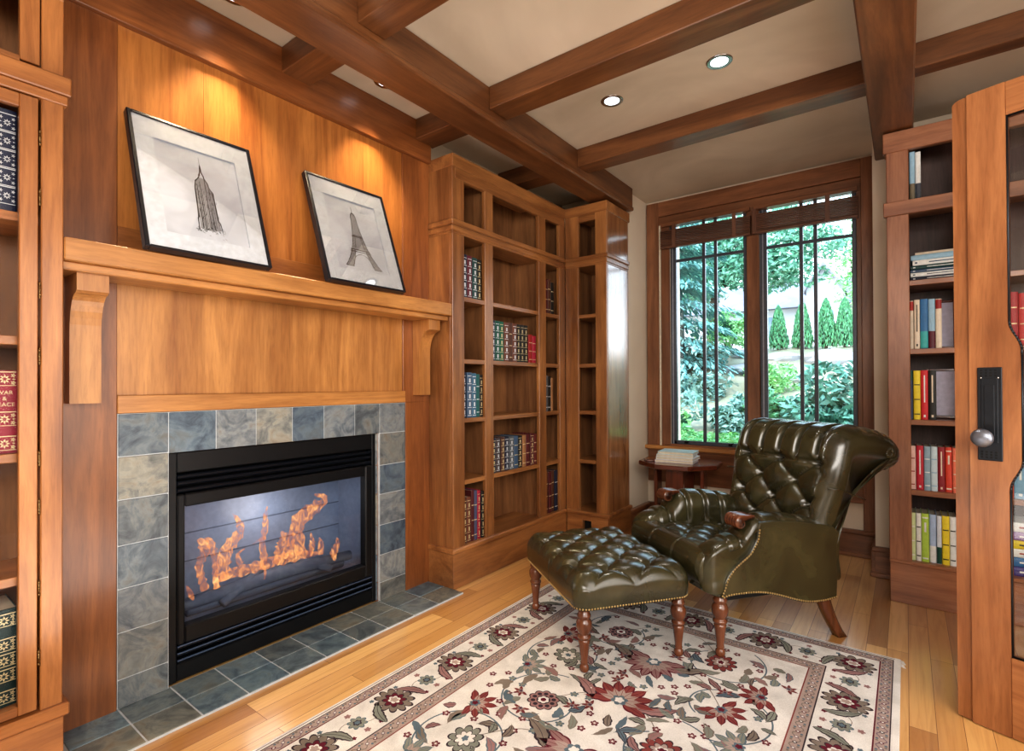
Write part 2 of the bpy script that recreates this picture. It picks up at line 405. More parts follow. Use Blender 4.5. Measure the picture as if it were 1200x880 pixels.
# ------------------------------------------------------------------ fireplace
fp = empty('fireplace', (XF, 1.46, 0), label='gas fireplace with black louvred insert and slate tile surround', cat='fireplace')
def fpart(m, name, parent=None):
    o = m.build(name, fp if parent is None else parent); loc(o, fp) if parent is None else None; return o
m = MB()
Yr = [.7145, .895, 1.087, 1.271, 1.458, 1.64, 1.837, 2.013, 2.212]
Zl = [1.188, 1.016, .843, .66, .487, .313, .127, .0125]
Zr = [1.188, 1.01, .819, .646, .462, .284, .12, .0125]
g = .0022
m.box(-2.529, -2.514, .7145, .896, 0.0125, 1.188, M['grout']); m.box(-2.529, -2.514, 2.012, 2.212, 0.0125, 1.188, M['grout']); m.box(-2.529, -2.514, .896, 2.012, 1.012, 1.188, M['grout'])
for i in range(len(Yr)-1):
    z0 = 1.016 if i == 0 else 1.01
    m.box(-2.528, XF+.001, Yr[i]+g, Yr[i+1]-g, z0+g, 1.188-g, M['slate'], None, .002)
for zs, y0, y1 in ((Zl, .7145, .895), (Zr, 2.013, 2.212)):
    for i in range(1, len(zs)-1): m.box(-2.528, XF+.001, y0+g, y1-g, zs[i+1]+g, zs[i]-g, M['slate'], None, .002)
for i in range(len(Zr)-1): m.box(-2.56, -2.53, 2.0, 2.0125, Zr[i+1]+g, Zr[i]-g, M['slate'], None, .002)
fpart(m, 'tile_surround')
m = MB()                                                     # outer black face frame
XI = -2.535
m.box(-2.60, XI, .9, .935, .0125, 1.009, M['black'], None, .003); m.box(-2.60, XI, 1.975, 2.0, .0125, 1.009, M['black'], None, .003)
m.box(-2.60, XI, .935, 1.975, .92, 1.009, M['black'], None, .004); m.box(-2.60, XI-.004, .935, 1.975, .0125, .085, M['black'], None, .004)
fpart(m, 'insert_frame')
m = MB()
for z in (.842, .873, .902): m.box(-2.60, XI-.003, .936, 1.974, z-.011, z+.008, M['blackgloss'], None, .005)
m.box(-2.62, -2.59, .936, 1.974, .82, .925, M['hole']); fpart(m, 'upper_louvres')
m = MB()
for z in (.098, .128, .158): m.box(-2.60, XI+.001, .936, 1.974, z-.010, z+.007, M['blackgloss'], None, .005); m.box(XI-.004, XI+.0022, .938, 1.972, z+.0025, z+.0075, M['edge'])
m.box(-2.62, -2.59, .936, 1.974, .085, .18, M['hole']); fpart(m, 'lower_louvres')
m = MB()
m.box(-2.585, XI+.006, .936, .966, .17, .825, M['black'], None, .006); m.box(-2.585, XI+.006, 1.925, 1.974, .17, .825, M['black'], None, .006)
m.box(-2.585, XI+.006, .966, 1.925, .768, .825, M['black'], None, .006); m.box(-2.585, XI+.006, .966, 1.925, .17, .245, M['black'], None, .006)
fpart(m, 'glass_door_frame')
m = MB(); m.box(-2.562, -2.558, .955, 1.935, .235, .78, M['fireglass']); fpart(m, 'glass_pane')
m = MB(); m.box(-2.90, -2.88, .91, 2.0, .15, .9, M['backpanel']); m.box(-2.9, -2.59, .905, .925, .15, .9, M['backpanel']); m.box(-2.9, -2.59, 1.98, 2.0, .15, .9, M['backpanel'])
m.box(-2.9, -2.59, .91, 2.0, .17, .20, M['backpanel']); m.box(-2.9, -2.59, .91, 2.0, .86, .88, M['backpanel'])
for z in (.42, .56, .70): m.box(-2.882, -2.876, .93, 1.98, z, z+.006, M['log'])
fpart(m, 'firebox_lining')
m = MB(); m.tube([(-2.70, 1.0, .275), (-2.70, 1.5, .29), (-2.69, 1.93, .275)], [.028, .036, .026], M['log'], 10)
m.tube([(-2.74, 1.05, .235), (-2.735, 1.9, .235)], .034, M['log'], 10); m.tube([(-2.66, 1.18, .24), (-2.72, 1.40, .33)], .022, M['log'], 8); m.tube([(-2.66, 1.78, .24), (-2.74, 1.6, .33)], .022, M['log'], 8)
fpart(m, 'gas_logs')
# flames : each tongue a lens-shaped ribbon
TG = [[(1.094,.34,.017),(1.075,.409,.0145),(1.068,.467,.0165),(1.094,.516,.02),(1.081,.564,.02),(1.058,.581,.0025)],[(1.148,.33,.0125),(1.141,.389,.0125),(1.141,.461,.014),(1.128,.521,.016),(1.114,.564,.0135),(1.092,.581,.0025)],[(1.183,.356,.021),(1.176,.423,.0315),(1.197,.504,.0285),(1.232,.539,.0255),(1.261,.584,.021),(1.25,.631,.0115),(1.222,.67,.002)],[(1.141,.361,.0095),(1.218,.378,.023),(1.291,.375,.0255),(1.367,.376,.024),(1.447,.377,.0265),(1.548,.374,.0265),(1.684,.354,.011)],[(1.375,.351,.016),(1.383,.41,.0175),(1.375,.489,.0145),(1.391,.562,.016),(1.391,.624,.011),(1.402,.671,.0025)],[(1.383,.515,.0095),(1.355,.512,.0075),(1.318,.498,.0015)],[(1.439,.364,.0165),(1.464,.42,.0295),(1.489,.477,.03),(1.472,.528,.004)],[(1.584,.381,.0265),(1.566,.474,.036),(1.557,.541,.036),(1.602,.581,.041),(1.675,.616,.033),(1.722,.632,.0215),(1.728,.665,.0175),(1.666,.688,.0035)],[(1.637,.358,.0185),(1.656,.412,.0165),(1.647,.48,.0025)],[(1.712,.342,.0175),(1.712,.398,.0155),(1.703,.439,.0025)],[(1.794,.286,.005),(1.786,.336,.022),(1.81,.379,.016),(1.806,.418,.003)],[(1.045,.305,.0035),(1.032,.339,.0105),(1.015,.382,.0025)],[(1.383,.299,.0025),(1.386,.332,.0065),(1.383,.364,.006)],[(1.261,.413,.015),(1.25,.461,.0085),(1.283,.482,.0025)],[(1.505,.369,.0175),(1.531,.41,.0225),(1.531,.467,.0155),(1.549,.511,.004)]]
for ti, t in enumerate(TG):
    c = resample(catmull(t, 6), 26); m = MB(); vs = []; fs = []; heat = []
    xx = -2.64-.004*(ti % 5); K = 7
    for i, (y, z, w) in enumerate(c):
        a = c[max(i-1, 0)]; b = c[min(i+1, 25)]; dy, dz = b[0]-a[0], b[1]-a[1]; l = math.hypot(dy, dz) or 1
        ny, nz = dz/l, -dy/l; w = 1.25*w*(.88+.16*math.sin(i*1.9+ti)+.1*math.sin(i*3.7+ti*2))
        for k in range(K):
            u = -1+2*k/(K-1); vs.append((xx+.012*(1-u*u)*min(1, w/.015), y+ny*w*u, z+nz*w*u))
            heat.append((1-u*u)*(1-.45*(i/25)))
    for i in range(25):
        for k in range(K-1): fs.append((i*K+k, i*K+k+1, (i+1)*K+k+1, (i+1)*K+k))
    m.add(vs, fs, M['flame'], True); o = fpart(m, 'flame')
    at = o.data.attributes.new('heat', 'FLOAT', 'POINT'); at.data.foreach_set('value', heat)

# hearth
m = MB(); m.box(-2.532, -2.205, .5, 2.41, .0005, .008, M['grout'])
Yh = [.53, .718, .906, 1.086, 1.270, 1.453, 1.638, 1.820, 2.008, 2.20, 2.408]
for i in range(len(Yh)-1):
    a, b = Yh[i]+.004, Yh[i+1]-.003
    for x0, x1 in ((-2.525, -2.372), (-2.366, -2.209)): m.box(x0, x1, a, b, .002, .0115, M['slatef'], None, .0015)
tag(m.build('hearth'), 'slate tiled hearth strip set flush in the oak floor before the fireplace', 'hearth')
def root(name, loc_, label, cat, group=None): return empty(name, loc_, label=label, cat=cat, group=group)
def part(m, name, r, parent=None):
    if parent is not None: return m.build(name, parent)
    return loc(m.build(name, r), r)
SH = [.255, .675, 1.08, 1.467, 1.875]            # shelf tops common to every bookcase
# ---------------------------------------------------------- tall bookcase right of the fireplace
bc = root('bookcase', (-2.45, 3.11, 0), 'tall built-in three-bay wooden bookcase right of the fireplace', 'bookcase')
Xf, Xb = -2.30, -2.60
m = MB(); m.box(Xb, Xf-.02, 2.422, 2.447, .0, 2.77, M['caseZ'], None, .002); part(m, 'stile', bc)
m = MB(); m.box(-2.515, Xf, 2.423, 2.535, .25, 2.77, M['caseZ'], None, .003); part(m, 'stile', bc)
m = MB(); m.box(-2.33, Xf, 2.745, 2.835, .25, 2.77, M['caseZ'], None, .003); part(m, 'stile', bc)
m = MB(); m.box(-2.33, Xf, 3.405, 3.505, .25, 2.77, M['caseZ'], None, .003); part(m, 'stile', bc)
m = MB(); m.box(-2.33, Xf, 3.708, 3.80, .25, 2.77, M['caseZ'], None, .003); part(m, 'stile', bc)
m = MB(); m.box(-2.33, Xf+.002, 2.45, 3.79, 2.628, 2.72, M['caseY'], None, .003); m.box(-2.515, Xf+.008, 2.418, 3.79, 2.70, 2.78, M['caseY'], None, .003)
part(m, 'cornice', bc)
m = MB(); m.box(-2.515, Xf+.003, 2.420, 3.785, 2.27, 2.36, M['caseY'], None, .003); m.box(-2.515, Xf+.014, 2.408, 3.785, 2.325, 2.36, M['caseY'], None, .004)
m.box(-2.515, Xf+.009, 2.413, 3.785, 2.285, 2.318, M['caseY'], None, .003)
part(m, 'middle_rail', bc)
m = MB(); m.box(-2.515, Xf+.012, 2.412, 3.785, .001, .225, M['caseY'], None, .002); m.box(-2.515, Xf+.022, 2.402, 3.775, .222, .2545, M['caseY'], None, .006); part(m, 'plinth', bc)
m = MB(); m.box(Xb, Xb+.012, 2.44, 3.8, .2, 2.77, M['innerZ']); m.box(Xb, Xf-.03, 3.785, 3.8, .2, 2.77, M['innerZ']); m.box(Xb, Xf-.03, 2.44, 3.8, 2.755, 2.77, M['innerY']); part(m, 'back_panel', bc)
for y in (2.78, 3.445):
    m = MB(); m.box(Xb+.01, Xf-.03, y, y+.02, .24, 2.76, M['innerZ']); part(m, 'divider', bc)
for i, z in enumerate(SH+[2.36]):
    for a, b in ((2.447, 2.78), (2.80, 3.445), (3.465, 3.785)):
        m = MB(); m.box(Xb+.01, Xf-.004 if 0 < i < 5 else Xf-.02, a+.001, b-.001, z-.03, z, M['caseY'], None, .002); part(m, 'shelf', bc)
# ---------------------------------------------------------- corner unit
cu = root('corner_bookcase', (-2.2, 4.0, 0), 'narrow empty wooden bookcase turned toward the room beside the window', 'bookcase')
Yc = 3.80
m = MB(); m.box(-2.298, -2.172, Yc, Yc+.03, .25, 2.765, M['caseZ'], None, .003); part(m, 'stile', cu)
m = MB(); m.box(-2.015, -1.915, Yc, Yc+.03, .25, 2.765, M['caseZ'], None, .003); part(m, 'stile', cu)
m = MB(); m.box(-1.945, -1.916, Yc+.03, 4.205, .25, 2.765, M['glossZ'], None, .003); part(m, 'side_panel', cu)
m = MB(); m.box(-1.945, -1.93, 4.205, 4.249, 0, 2.765, M['caseZ']); part(m, 'side_panel', cu)
m = MB(); m.box(-2.172, -2.015, Yc+.001, Yc+.03, 2.645, 2.765, M['caseX'], None, .002); m.box(-2.298, -1.905, Yc-.006, 4.23, 2.70, 2.78, M['caseX'], None, .003); part(m, 'cornice', cu)
m = MB(); m.box(-2.298, -1.913, Yc-.002, 4.20, 2.27, 2.355, M['caseX'], None, .003); m.box(-2.298, -1.900, Yc-.012, 4.215, 2.325, 2.355, M['caseX'], None, .004); m.box(-2.298, -1.906, Yc-.007, 4.21, 2.285, 2.315, M['caseX'], None, .003); part(m, 'middle_rail', cu)
m = MB(); m.box(-2.286, -2.137, Yc-.012, Yc+.03, .001, .225, M['caseX'], None, .002); m.box(-2.056, -1.905, Yc-.012, Yc+.03, .001, .225, M['caseX'], None, .002)
m.box(-2.137, -2.056, Yc-.012, Yc+.03, .18, .225, M['caseX']); m.box(-2.137, -2.056, Yc-.012, Yc+.03, .001, .075, M['caseX']); m.box(-1.93, -1.905, Yc+.03, 4.22, .001, .225, M['caseY'], None, .002)
m.box(-2.298, -1.893, Yc-.022, 4.235, .222, .2545, M['caseX'], None, .006); m.box(-2.16, -2.03, Yc+.04, Yc+.05, .02, .22, M['hole']); part(m, 'plinth', cu)
m = MB(); m.box(-2.25, -2.235, Yc+.03, 4.15, .2, 2.76, M['innerZ']); m.box(-1.97, -1.955, Yc+.03, 4.15, .2, 2.76, M['innerZ']); m.box(-2.25, -1.955, 4.15, 4.165, .2, 2.76, M['innerZ']); m.box(-2.25, -1.955, Yc+.03, 4.15, 2.75, 2.76, M['innerX']); part(m, 'back_panel', cu)
for i, z in enumerate(SH+[2.355]):
    m = MB(); m.box(-2.234, -1.971, Yc+.004 if 0 < i < 5 else Yc+.02, 4.149, z-.03, z, M['caseX'], None, .002); part(m, 'shelf', cu)
# ---------------------------------------------------------- left bookcase with a glazed door
lc = root('glazed_bookcase', (-2.4, -.1, 0), 'light wood bookcase with glazed hinged door at the left edge', 'bookcase')
X0 = -2.30
m = MB(); m.box(-2.515, X0, .442, .50, 0, 2.999, M['cherryZ'], None, .003); part(m, 'stile', lc)
m = MB(); m.box(-2.33, X0, -.55, -.45, .22, 2.999, M['cherryZ'], None, .003); part(m, 'stile', lc)
m = MB(); m.box(-2.33, X0+.002, -.55, .50, 2.62, 2.75, M['cherryY'], None, .002); part(m, 'cornice', lc)
m = MB(); m.box(-2.515, X0+.016, -.55, .518, 2.295, 2.358, M['cherryY'], None, .004); m.box(-2.515, X0+.008, -.55, .510, 2.262, 2.294, M['cherryY'], None, .003); part(m, 'middle_rail', lc)
m = MB(); m.box(-2.515, X0+.004, -.55, .502, .001, .185, M['cherryY'], None, .002); m.box(-2.515, X0+.018, -.55, .516, .183, .226, M['cherryY'], None, .005); part(m, 'plinth', lc)
m = MB(); m.box(-2.61, -2.60, -.55, .48, .2, 2.99, M['innerZ']); m.box(-2.60, -2.34, .445, .47, .2, 2.99, M['innerZ']); m.box(-2.60, -2.34, -.55, -.53, .2, 2.99, M['innerZ']); m.box(-2.6, -2.33, -.55, .5, 2.97, 2.99, M['innerY']); part(m, 'back_panel', lc)
for z in SH+[2.355]:
    m = MB(); m.box(-2.598, -2.335, -.529, .4445, z-.03, z, M['cherryY'], None, .002); part(m, 'shelf', lc)
m = MB()
m.box(-2.325, X0+.001, .388, .434, .232, 2.258, M['cherryZ'], None, .002); m.box(-2.325, X0+.001, -.44, -.39, .232, 2.258, M['cherryZ'], None, .002)
m.box(-2.325, X0, -.39, .388, 2.215, 2.258, M['cherryY'], None, .002); m.box(-2.325, X0, -.39, .388, .232, .262, M['cherryY'], None, .002)
dr = part(m, 'door', lc)
m = MB(); m.box(-2.317, -2.313, -.39, .388, .262, 2.215, M['caseglass']); m.build('glass_pane', dr)
m = MB(); m.box(-2.325, X0, .388, .438, 2.37, 2.61, M['cherryZ'], None, .002); m.box(-2.325, X0, -.44, .388, 2.59, 2.615, M['cherryY']); m.box(-2.325, X0, -.44, .388, 2.362, 2.38, M['cherryY']); part(m, 'upper_door', lc)
m = MB(); m.box(-2.325, X0, .388, .442, 2.76, 2.999, M['cherryZ'], None, .002); part(m, 'top_panel', lc)
for z in (2.13, 1.93, 1.62, 1.40, 1.06, .90, .63, .40):
    m = MB(); m.tube([(X0+.001, .438, z-.028), (X0+.001, .438, z+.028)], .0024, M['hinge'], 8)
    for q in (-.02, 0, .02): m.tube([(X0+.001, .438, z+q-.004), (X0+.001, .438, z+q+.004)], .0032, M['hinge'], 8)
    m.build('hinge', dr)
# ---------------------------------------------------------- right bookcase
rc = root('bookcase', (.7, 4.0, 0), 'reddish wooden bookcase facing the room, right of the window behind the door', 'bookcase')
YR = 3.85
m = MB(); m.box(-.085, .022, YR, YR+.03, .25, 2.79, M['redZ'], None, .003); part(m, 'stile', rc)
m = MB(); m.box(.262, .335, YR, YR+.03, .25, 2.79, M['redZ'], None, .003); part(m, 'stile', rc)
m = MB(); m.box(.93, 1.02, YR, YR+.03, .25, 2.79, M['redZ'], None, .003); part(m, 'stile', rc)
m = MB(); m.box(1.62, 1.7, YR, YR+.03, .25, 2.79, M['redZ'], None, .003); part(m, 'stile', rc)
m = MB(); m.box(-.083, -.065, YR+.03, 4.24, .0, 2.78, M['redZ']); part(m, 'side_panel', rc)
m = MB(); m.box(1.68, 1.7, YR+.03, 4.29, .0, 2.78, M['redZ']); part(m, 'side_panel', rc)
m = MB(); m.box(-.10, 1.71, YR-.008, YR+.03, 2.672, 2.792, M['redX'], None, .003); m.box(-.1, 1.71, YR+.03, 4.24, 2.775, 2.792, M['redX']); part(m, 'cornice', rc)
m = MB(); m.box(-.10, 1.71, YR-.014, YR+.03, 2.292, 2.374, M['redX'], None, .003); part(m, 'middle_rail', rc)
m = MB(); m.box(-.083, 1.7, YR-.002, YR+.03, .001, .235, M['redX'], None, .002); m.box(-.086, 1.71, YR-.01, YR+.03, .233, .2545, M['redX'], None, .004); part(m, 'plinth', rc)
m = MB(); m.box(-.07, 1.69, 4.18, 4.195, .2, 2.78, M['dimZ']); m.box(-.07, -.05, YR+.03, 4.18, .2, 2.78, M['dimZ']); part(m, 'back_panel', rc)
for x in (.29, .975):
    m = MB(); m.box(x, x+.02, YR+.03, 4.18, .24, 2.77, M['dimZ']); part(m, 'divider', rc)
for i, z in enumerate([.255, .672, 1.083, 1.498, 1.9, 2.374]):
    for a, b in ((-.05, .29), (.31, .975), (.995, 1.68)):
        m = MB(); m.box(a+.001, b-.001, YR+.003 if 0 < i < 5 else YR+.02, 4.179, z-.03, z, M['redX'], None, .002); part(m, 'shelf', rc)

# ---------------------------------------------------------- books
# a book stands with its spine toward -Y in its own frame, width along X, height Z
def book_mesh(w, h, d, cov, band=None, style=0, top=None):
    m = MB(); c = 0.0022
    m.box(-w/2+.001, w/2-.001, .006, d-.004, c+.002, h-c-.003, M['pages'])
    m.box(-w/2, -w/2+c, .003, d, 0, h, cov, None, .0006); m.box(w/2-c, w/2, .003, d, 0, h, cov, None, .0006)
    n = 6; rings = []                                        # rounded spine
    for z in (0, h):
        ring = [(-w/2*math.cos(PI*k/n), .004-.006*math.sin(PI*k/n), z) for k in range(n+1)]
        ring += [(w/2, .007, z), (-w/2, .007, z)]
        rings.append(ring)
    m.loft(rings, cov, True, False)
    def strip(z0, z1, mat, f=.9, off=.0007):
        pts = [(-w/2*f*math.cos(PI*k/n), .004-.006*math.sin(PI*k/n)-off) for k in range(n+1)]
        vs = [(x, y, z0) for x, y in pts]+[(x, y, z1) for x, y in pts]
        m.add(vs, [(k, k+1, n+2+k, n+1+k) for k in range(n)], mat, True)
    if band:
        if style == 0:                                       # raised bands with tooling between
            for k in range(6): strip(h*(.04+.175*k), h*(.04+.175*k)+.004, band)
            for k in range(5): strip(h*(.075+.175*k), h*(.165+.175*k), band, .55)
        elif style == 1:
            strip(h*.9, h*.93, band); strip(h*.06, h*.09, band); strip(h*.62, h*.82, band, .5)
        elif style == 2: strip(h*.35, h*.9, band, .35); strip(h*.05, h*.1, band, .5)
        elif style == 3: strip(h*.8, h*.985, band, .98)
        elif style == 4: strip(0.002, h*.35, band, .98)
        elif style == 5:
            for k in range(3): strip(h*(.1+.3*k), h*(.1+.3*k)+.006, band)
    return m
NAMES = {}
def put_book(w, h, d, cov, x, y, z, rz, label, group, band=None, style=0, tilt=0):
    o = book_mesh(w, h, d, cov, band, style).build('book')
    o.location = (x, y, z); o.rotation_euler = (0, tilt, rz); return tag(o, label, 'book', group)
ORD = ['first', 'second', 'third', 'fourth', 'fifth', 'sixth', 'seventh', 'eighth', 'ninth', 'tenth', 'eleventh']
def rowx(y0, z, specs, place, group, X=-2.318):              # spines face +X, books run along +Y
    y = y0
    for i, (nm, c, band, st, w, h) in enumerate(specs):
        put_book(w, h, .17, c, X+R.uniform(-.006, .002), y+w/2, z+.0008, PI/2, '%s book, %s from left on %s' % (nm, ORD[i], place), group, band, st)
        y += w+.0015
def rowy(x0, z, specs, place, group, Y=3.885):               # spines face -Y, books run along +X
    x = x0
    for i, (nm, c, band, st, w, h) in enumerate(specs):
        put_book(w, h, .17, c, x+w/2, Y+R.uniform(-.004, .006), z+.0008, 0, '%s book, %s from left on %s' % (nm, ORD[i], place), group, band, st)
        x += w+.0015
wh, gi, si = col(205, 208, 212), M['gilt'], M['silvertool']
navy, wine, teal, dk = col(32, 38, 58), col(92, 28, 44), col(28, 66, 66), col(30, 28, 26)
green, grn2 = col(20, 74, 62), col(28, 92, 70); brown, br2, mar = col(82, 50, 38), col(104, 60, 44), col(84, 32, 34)
red, crim, grey, slt = col(150, 36, 36), col(158, 34, 58), col(86, 92, 98), col(62, 84, 110); tan = col(150, 108, 72)
# main bookcase
rowx(2.538, SH[4], [('navy silver-banded', navy, wh, 0, .048, .285), ('wine silver-banded', wine, wh, 0, .048, .283), ('dark teal silver-banded', teal, wh, 0, .048, .278), ('black gilt-banded', dk, gi, 0, .046, .275)], 'left bay top shelf, tall bookcase', 'leather books, left bay top shelf')
rowx(2.842, SH[3], [('navy white-banded', navy, wh, 0, .038, .285), ('green gilt-banded', green, wh, 0, .05, .285), ('bright green banded', grn2, gi, 0, .05, .285), ('dark brown banded', br2, wh, 0, .055, .283), ('plain brown', brown, gi, 5, .04, .285), ('reddish-brown banded', br2, wh, 0, .055, .283), ('black gilt-banded', dk, gi, 0, .045, .283), ('near-black gilt-banded', dk, gi, 0, .045, .283), ('charcoal gilt-banded', dk, gi, 0, .055, .283), ('short red', red, gi, 5, .05, .215), ('short scarlet', crim, gi, 5, .05, .21)], 'centre bay second shelf, tall bookcase', 'leather books, centre bay second shelf')
rowx(2.538, SH[2], [('pale silver and navy', navy, wh, 0, .038, .30), ('slate blue silver-banded', slt, wh, 0, .048, .30), ('blue silver-banded', col(58, 96, 122), wh, 0, .044, .295), ('teal green', col(30, 88, 88), si, 5, .034, .29), ('black', dk, gi, 0, .034, .285)], 'left bay third shelf, tall bookcase', 'blue books, left bay third shelf')
rowx(2.842, SH[1], [('thin navy gilt', navy, gi, 0, .046, .243), ('brown-grey banded', col(70, 58, 58), si, 0, .05, .243), ('dull brown', brown, gi, 0, .046, .243), ('navy lettered', navy, si, 0, .055, .243), ('blue-grey banded', grey, si, 0, .055, .24), ('slate grey', slt, gi, 5, .05, .24), ('black gilt', dk, gi, 0, .05, .238), ('tan', tan, gi, 5, .046, .238), ('maroon', mar, gi, 5, .05, .24), ('wide maroon', mar, gi, 0, .05, .244), ('dark maroon', col(96, 40, 36), gi, 5, .04, .236)], 'centre bay fourth shelf, tall bookcase', 'leather books, centre bay fourth shelf')
rowx(2.538, SH[0], [('brown gilt-banded', brown, gi, 0, .036, .30), ('reddish-brown gilt-banded', br2, gi, 0, .040, .298), ('deep maroon', mar, gi, 5, .03, .335), ('dusty blue-grey', col(76, 78, 104), gi, 5, .032, .33), ('bright crimson gilt', crim, gi, 0, .034, .325), ('black gilt', dk, gi, 0, .030, .315)], 'left bay bottom shelf, tall bookcase', 'leather books, left bay bottom shelf')
rowx(3.515, SH[4], [('dark maroon gilt', mar, gi, 5, .045, .27), ('dark brown', brown, gi, 5, .045, .28), ('black', dk, gi, 5, .045, .26)], 'right bay top shelf, tall bookcase', 'dark books, right bay top shelf')
rowx(3.51, SH[2], [('dark grey', grey, si, 5, .05, .29), ('charcoal', dk, si, 5, .045, .285), ('tan', tan, None, 0, .032, .27)], 'right bay third shelf, tall bookcase', 'dark books, right bay third shelf')
rowx(3.51, SH[0], [('dark reddish', br2, gi, 5, .05, .335), ('maroon gilt', mar, gi, 5, .045, .33), ('brown', brown, gi, 5, .04, .335), ('dark slate', navy, si, 5, .05, .33)], 'right bay bottom shelf, tall bookcase', 'dark books, right bay bottom shelf')
# left cabinet: three large fine-bound volumes with tooled spines
def ornate(m, w, h, mat, zs, zh, T):
    for z in zs:
        for s in (-1, 1):
            for k in range(0):
                a = [(s*(.003+w*.13*k+.0055*math.cos(t)), -.0042, z+zh*.26*math.sin(t*(1+k*.3))*(1 if k % 2 else -1)) for t in [i*.6 for i in range(10)]]
                m.tube(a, .0017, mat, 5, T)
        def dia(cx, cz, a, b, t):
            c_, s_ = math.cos(t), math.sin(t); P = [(-a, 0), (-a*.3, b), (a, 0), (-a*.3, -b)]
            m.add([(cx+x*c_-y*s_, -.0047, cz+x*s_+y*c_) for x, y in P], [(0, 1, 2, 3)], mat)
        for k in range(8): dia(w*.13*math.cos(k*PI/4), z+w*.15*math.sin(k*PI/4), w*.085, w*.04, k*PI/4)
        for sx in (-1, 1):
            for sz in (-1, 1):
                for k in range(5): dia(sx*w*.30+w*.06*math.cos(k*1.26), z+sz*zh*.30+w*.07*math.sin(k*1.26), w*.06, w*.028, k*1.26)
            dia(sx*w*.33, z, w*.07, w*.035, 0 if sx > 0 else PI)
        m.box(-w*.42, w*.42, -.0042, -.0030, z-zh*.55, z-zh*.55+.002, mat, T)
        m.box(-w*.42, w*.42, -.0042, -.0030, z+zh*.55, z+zh*.55+.003, mat, T)
def bigbook(y, z, w, h, colr, metal, lab, zs, rows, title=None):
    e = empty('book', (-2.352, y, z+.001), PI/2, label=lab, cat='book')
    bm_ = book_mesh(w, h, .19, colr); bm_.build('cover', e)
    m = MB(); ornate(m, w, h, metal, zs, rows, None); m.build('spine_tooling', e)
    if title:
        for i, t in enumerate(title):
            cu_ = bpy.data.curves.new('title', 'FONT'); cu_.body = t; cu_.size = .0175; cu_.align_x = 'CENTER'; cu_.extrude = .0004
            cu_.materials.append(metal); to = bpy.data.objects.new('t', cu_); C.objects.link(to); me = bpy.data.meshes.new_from_object(to.evaluated_get(bpy.context.evaluated_depsgraph_get())); bpy.data.objects.remove(to)
            o = bpy.data.objects.new('title', me); C.objects.link(o); o.parent = e; o.location = (0, -.0036, h*.71-.0195*i); o.rotation_euler = (PI/2, 0, 0)
    return e
bigbook(.366, 1.875, .05, .335, col(28, 36, 62), si, 'navy leather book with silver scroll tooling, left cabinet third shelf from top', [.05, .11, .17, .23, .29], .05)
bigbook(.312, 1.875, .052, .33, col(30, 44, 74), si, 'blue leather book beside the silver-tooled one, edge of photograph', [.08, .16, .24], .06)
bigbook(.362, 1.08, .068, .272, col(134, 22, 48), gi, 'crimson leather book with gilt bands and WAR & PEACE title', [.032, .112, .243], .04, ['WAR', '&', 'PEACE'])
bigbook(.362, .255, .068, .315, col(18, 44, 44), gi, 'dark green leather book with gilt crests, bottom shelf of left cabinet', [.03, .10, .15, .20, .28], .035)
# right bookcase, first bay
cr, pink, ltb, yel, wht, blu = col(222, 208, 188), col(224, 188, 178), col(150, 186, 208), col(228, 206, 56), col(226, 228, 226), col(52, 112, 164)
G = 'books in the right bookcase, '
rowy(.026, 2.374, [('pale blue', ltb, col(120, 110, 90), 4, .026, .29), ('white', wht, col(70, 74, 84), 4, .026, .285)], 'top compartment, right bookcase', G+'top compartment')
rowy(.020, 1.498, [('cream and red', cr, col(176, 50, 46), 3, .02, .285), ('cream', cr, dk, 2, .027, .288), ('blue and teal', blu, col(60, 168, 168), 4, .036, .29), ('pale blue and burgundy', ltb, wine, 4, .031, .288), ('cream with red top', cr, red, 3, .028, .285)], 'third shelf, right bookcase', G+'third shelf')
rowy(.000, 1.083, [('dark blue', col(44, 62, 92), green, 3, .034, .29), ('yellow', yel, dk, 5, .033, .287), ('red', col(200, 40, 48), wht, 2, .033, .288), ('black lettered', dk, cr, 2, .036, .288)], 'fourth shelf, right bookcase', G+'fourth shelf')
rowy(-.008, .672, [('pink', pink, red, 5, .052, .255), ('crimson', col(184, 36, 56), wht, 2, .034, .258), ('grey-blue', col(142, 168, 184), wht, 5, .03, .256), ('white and blue', col(196, 214, 222), ltb, 5, .03, .257), ('maroon', col(140, 34, 44), cr, 2, .032, .255), ('red-orange', col(204, 66, 44), cr, 1, .03, .256), ('orange-pink', col(226, 120, 94), cr, 5, .03, .256)], 'fifth shelf, right bookcase', G+'fifth shelf')
rowy(-.006, .255, [('pale green', col(204, 220, 170), wht, 5, .046, .278), ('white', wht, dk, 5, .024, .279), ('lime green', col(176, 206, 84), wht, 1, .034, .28), ('pale blue', col(168, 188, 218), wht, 4, .032, .278), ('white-blue', col(210, 216, 226), green, 4, .022, .276), ('yellow', yel, dk, 5, .033, .278), ('white lettered', wht, dk, 5, .028, .278)], 'bottom shelf, right bookcase', G+'bottom shelf')
z = 1.9005
for i, (nm, c, th, b) in enumerate([('dark navy', navy, .022, wht), ('white and navy', wht, .024, navy), ('blue', slt, .018, wht), ('teal', teal, .022, wht), ('white lettered', wht, .032, slt), ('pale blue topmost', ltb, .03, None)]):
    o = book_mesh(th, .215, .17, c, b, 2).build('book'); o.rotation_euler = (0, PI/2, 0); o.location = (.032+R.uniform(-.006, .006), 3.885+R.uniform(-.006, .004), z+th/2)
    tag(o, '%s book lying flat, %s from bottom of stack in right bookcase' % (nm, ORD[i]), 'book', 'stack of flat books in the right bookcase'); z += th+.0006
